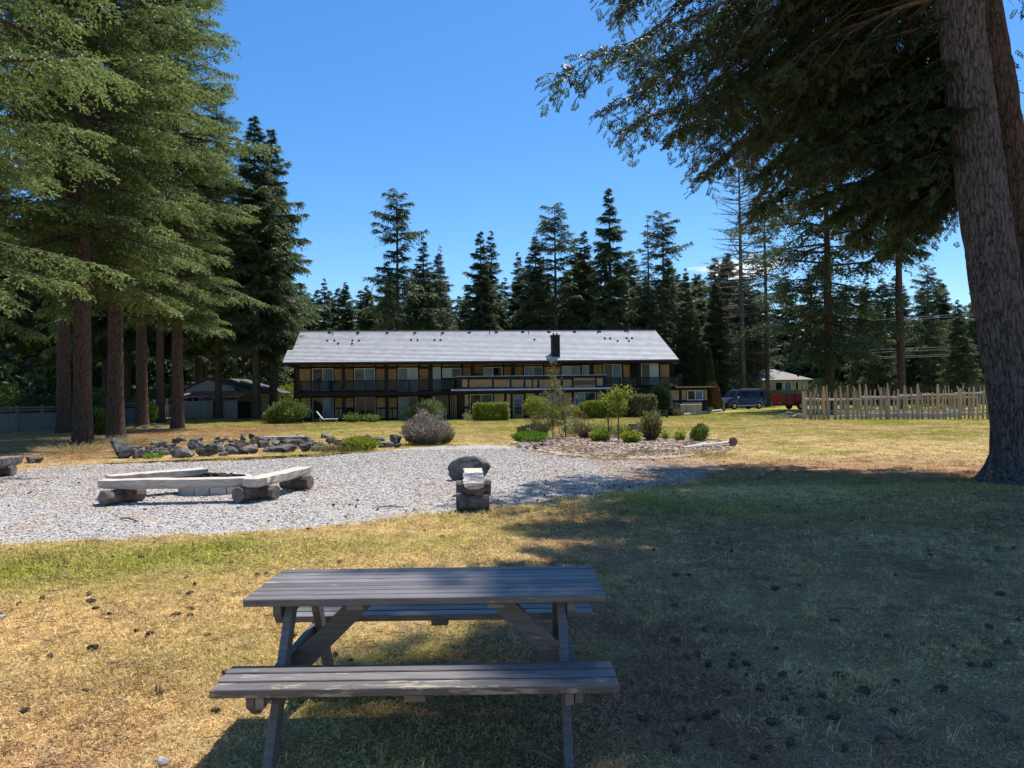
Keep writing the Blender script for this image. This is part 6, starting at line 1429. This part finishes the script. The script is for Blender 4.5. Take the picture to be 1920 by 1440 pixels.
# ============================================================ FIR CONES, TWIGS, PEBBLES ON THE LAWN
M['cone'] = mat('fir_cone', (.05, .032, .022), (.17, .11, .075), scale=60, rough=.9)
def cone_mesh(seed):
    random.seed(seed); w = MB(); n = 9; V = []; F = []
    for i in range(7):
        f = i / 6; r_ = .026 * math.sin(math.pi * (.12 + .83 * f)) ** .7
        for j in range(n):
            a = 2 * math.pi * (j + .5 * (i % 2)) / n; k = r_ * (1.22 if (i + j) % 2 else .86) * random.uniform(.9, 1.1); V.append((-.048 + .096 * f + (.008 if (i + j) % 2 else 0), math.cos(a) * k, .022 + math.sin(a) * k))
    for i in range(6):
        for j in range(n): F.append((i * n + j, i * n + (j + 1) % n, (i + 1) * n + (j + 1) % n, (i + 1) * n + j))
    F += [tuple(range(n))[::-1], tuple(range(6 * n, 7 * n))]; w.add(V, F); return w.mesh('fir_cone', M['cone'])
CM = [cone_mesh(i) for i in range(5)]
rc = random.Random(21)
cones = [(300, 1305), (405, 1337), (168, 1117), (170, 1132), (180, 1145), (205, 1155), (355, 1117), (360, 1145), (330, 1158), (46, 1338), (95, 1235), (212, 1047), (265, 1048), (290, 1020), (345, 1021), (388, 1060), (415, 1023), (500, 1037), (350, 1086), (365, 1098), (390, 1195), (175, 1220), (20, 1033), (35, 1136), (80, 1125),
  (1265, 1206), (1356, 1188), (1320, 1187), (1455, 1221), (1374, 1243), (1374, 1254), (1400, 1250), (1327, 1250), (1428, 1296), (1472, 1315), (1503, 1338), (1449, 1362), (1338, 1398), (1442, 1408), (1484, 1398), (1676, 1338), (1822, 1252), (1854, 1250), (1664, 1197), (1764, 1297), (1623, 1302), (1569, 1168), (1876, 1118), (1900, 1032), (1870, 1032), (1730, 1212), (1268, 1082), (1292, 1082), (1450, 1108), (1500, 1102), (1855, 1180), (1890, 1210), (1650, 1395), (1560, 1352), (1568, 1352), (1327, 1348), (1265, 1140), (1120, 1010)]
while len(cones) < 240:
    f = rc.random()
    if f < .35: cones.append((rc.uniform(1150, 1880), 860 + 190 * rc.random() ** 1.3))
    elif f < .55: cones.append((rc.uniform(1180, 1915), rc.uniform(1000, 1430)))
    elif f < .75: cones.append((rc.uniform(900, 1380), rc.uniform(865, 960)))
    elif f < .88: cones.append((rc.uniform(10, 860), rc.uniform(900, 1010)))
    else: cones.append((rc.uniform(20, 700), rc.uniform(1020, 1300)))
cl = {'lawn': 'dark open fir cone lying on the dry lawn', 'gravel': 'dark open fir cone lying on the pale gravel'}
for i, (px, py) in enumerate(cones):
    p = on(px, py); ing = bool(inside(np.array([p.x]), np.array([p.y]), gpoly)[0]); o = link('fir_cone', CM[i % 5]); s = rc.uniform(.45, .85) * (.8 if i > 60 else 1)
    o.location = (p.x, p.y, .02 if ing else .008); o.scale = (s,) * 3; o.rotation_euler = (rc.uniform(-.3, .3), rc.uniform(-.15, .15), rc.uniform(0, 6.28))
    tag(o, cl['gravel' if ing else 'lawn'], 'fir cone', 'fir cones on the gravel' if ing else 'fir cones on the lawn')
M['twig'] = mat('twig', (.10, .075, .055), (.25, .20, .15), rough=.9)
for i, (x0, y0, x1, y1, r_, lab) in enumerate([(1415, 903, 1462, 884, .035, 'fallen branch at the edge of the fir shade'), (700, 955, 758, 953, .012, 'thin stick on the gravel left of the plank bench'), (225, 975, 258, 980, .014, 'short stick on the gravel before the log bench'), (960, 1415, 1050, 1438, .012, 'stick in the shade under the picnic table'), (1640, 1370, 1690, 1385, .008, 'pale thin stick near the right bottom corner'), (1550, 1150, 1610, 1146, .006, 'pale twig in the shaded lawn right of the table'), (1845, 1340, 1890, 1356, .012, 'dark twig near the right edge of the shaded lawn')]):
    a, b = on(x0, y0), on(x1, y1); w = MB(); a.z = b.z = r_ + .006; m_ = a.lerp(b, .5); m_.z += .03; w.tube([a, m_, b], [r_ * .6, r_, r_ * .8], 6); tag(w.build('stick', M['twig'] if i not in (4, 5) else M['dead']), lab, 'stick')
for i, (px, py, s, lab) in enumerate([(882, 1362, .03, 'white pebble in the shade under the near bench'), (862, 1357, .03, 'second white pebble beside the first under the bench'), (305, 1437, .07, 'white scrap of stone at the bottom edge of the lawn'), (4, 1163, .07, 'pale stone on the lawn at the left edge'), (764, 1212, .025, 'tiny pink pebble under the table')]):
    o = link('pebble', RM[i].copy()); o.data.materials[0] = M['rock_pale']; p = on(px, py); o.location = (p.x, p.y, 0.004); o.scale = (s, s * .8, s * .6); tag(o, lab, 'pebble')
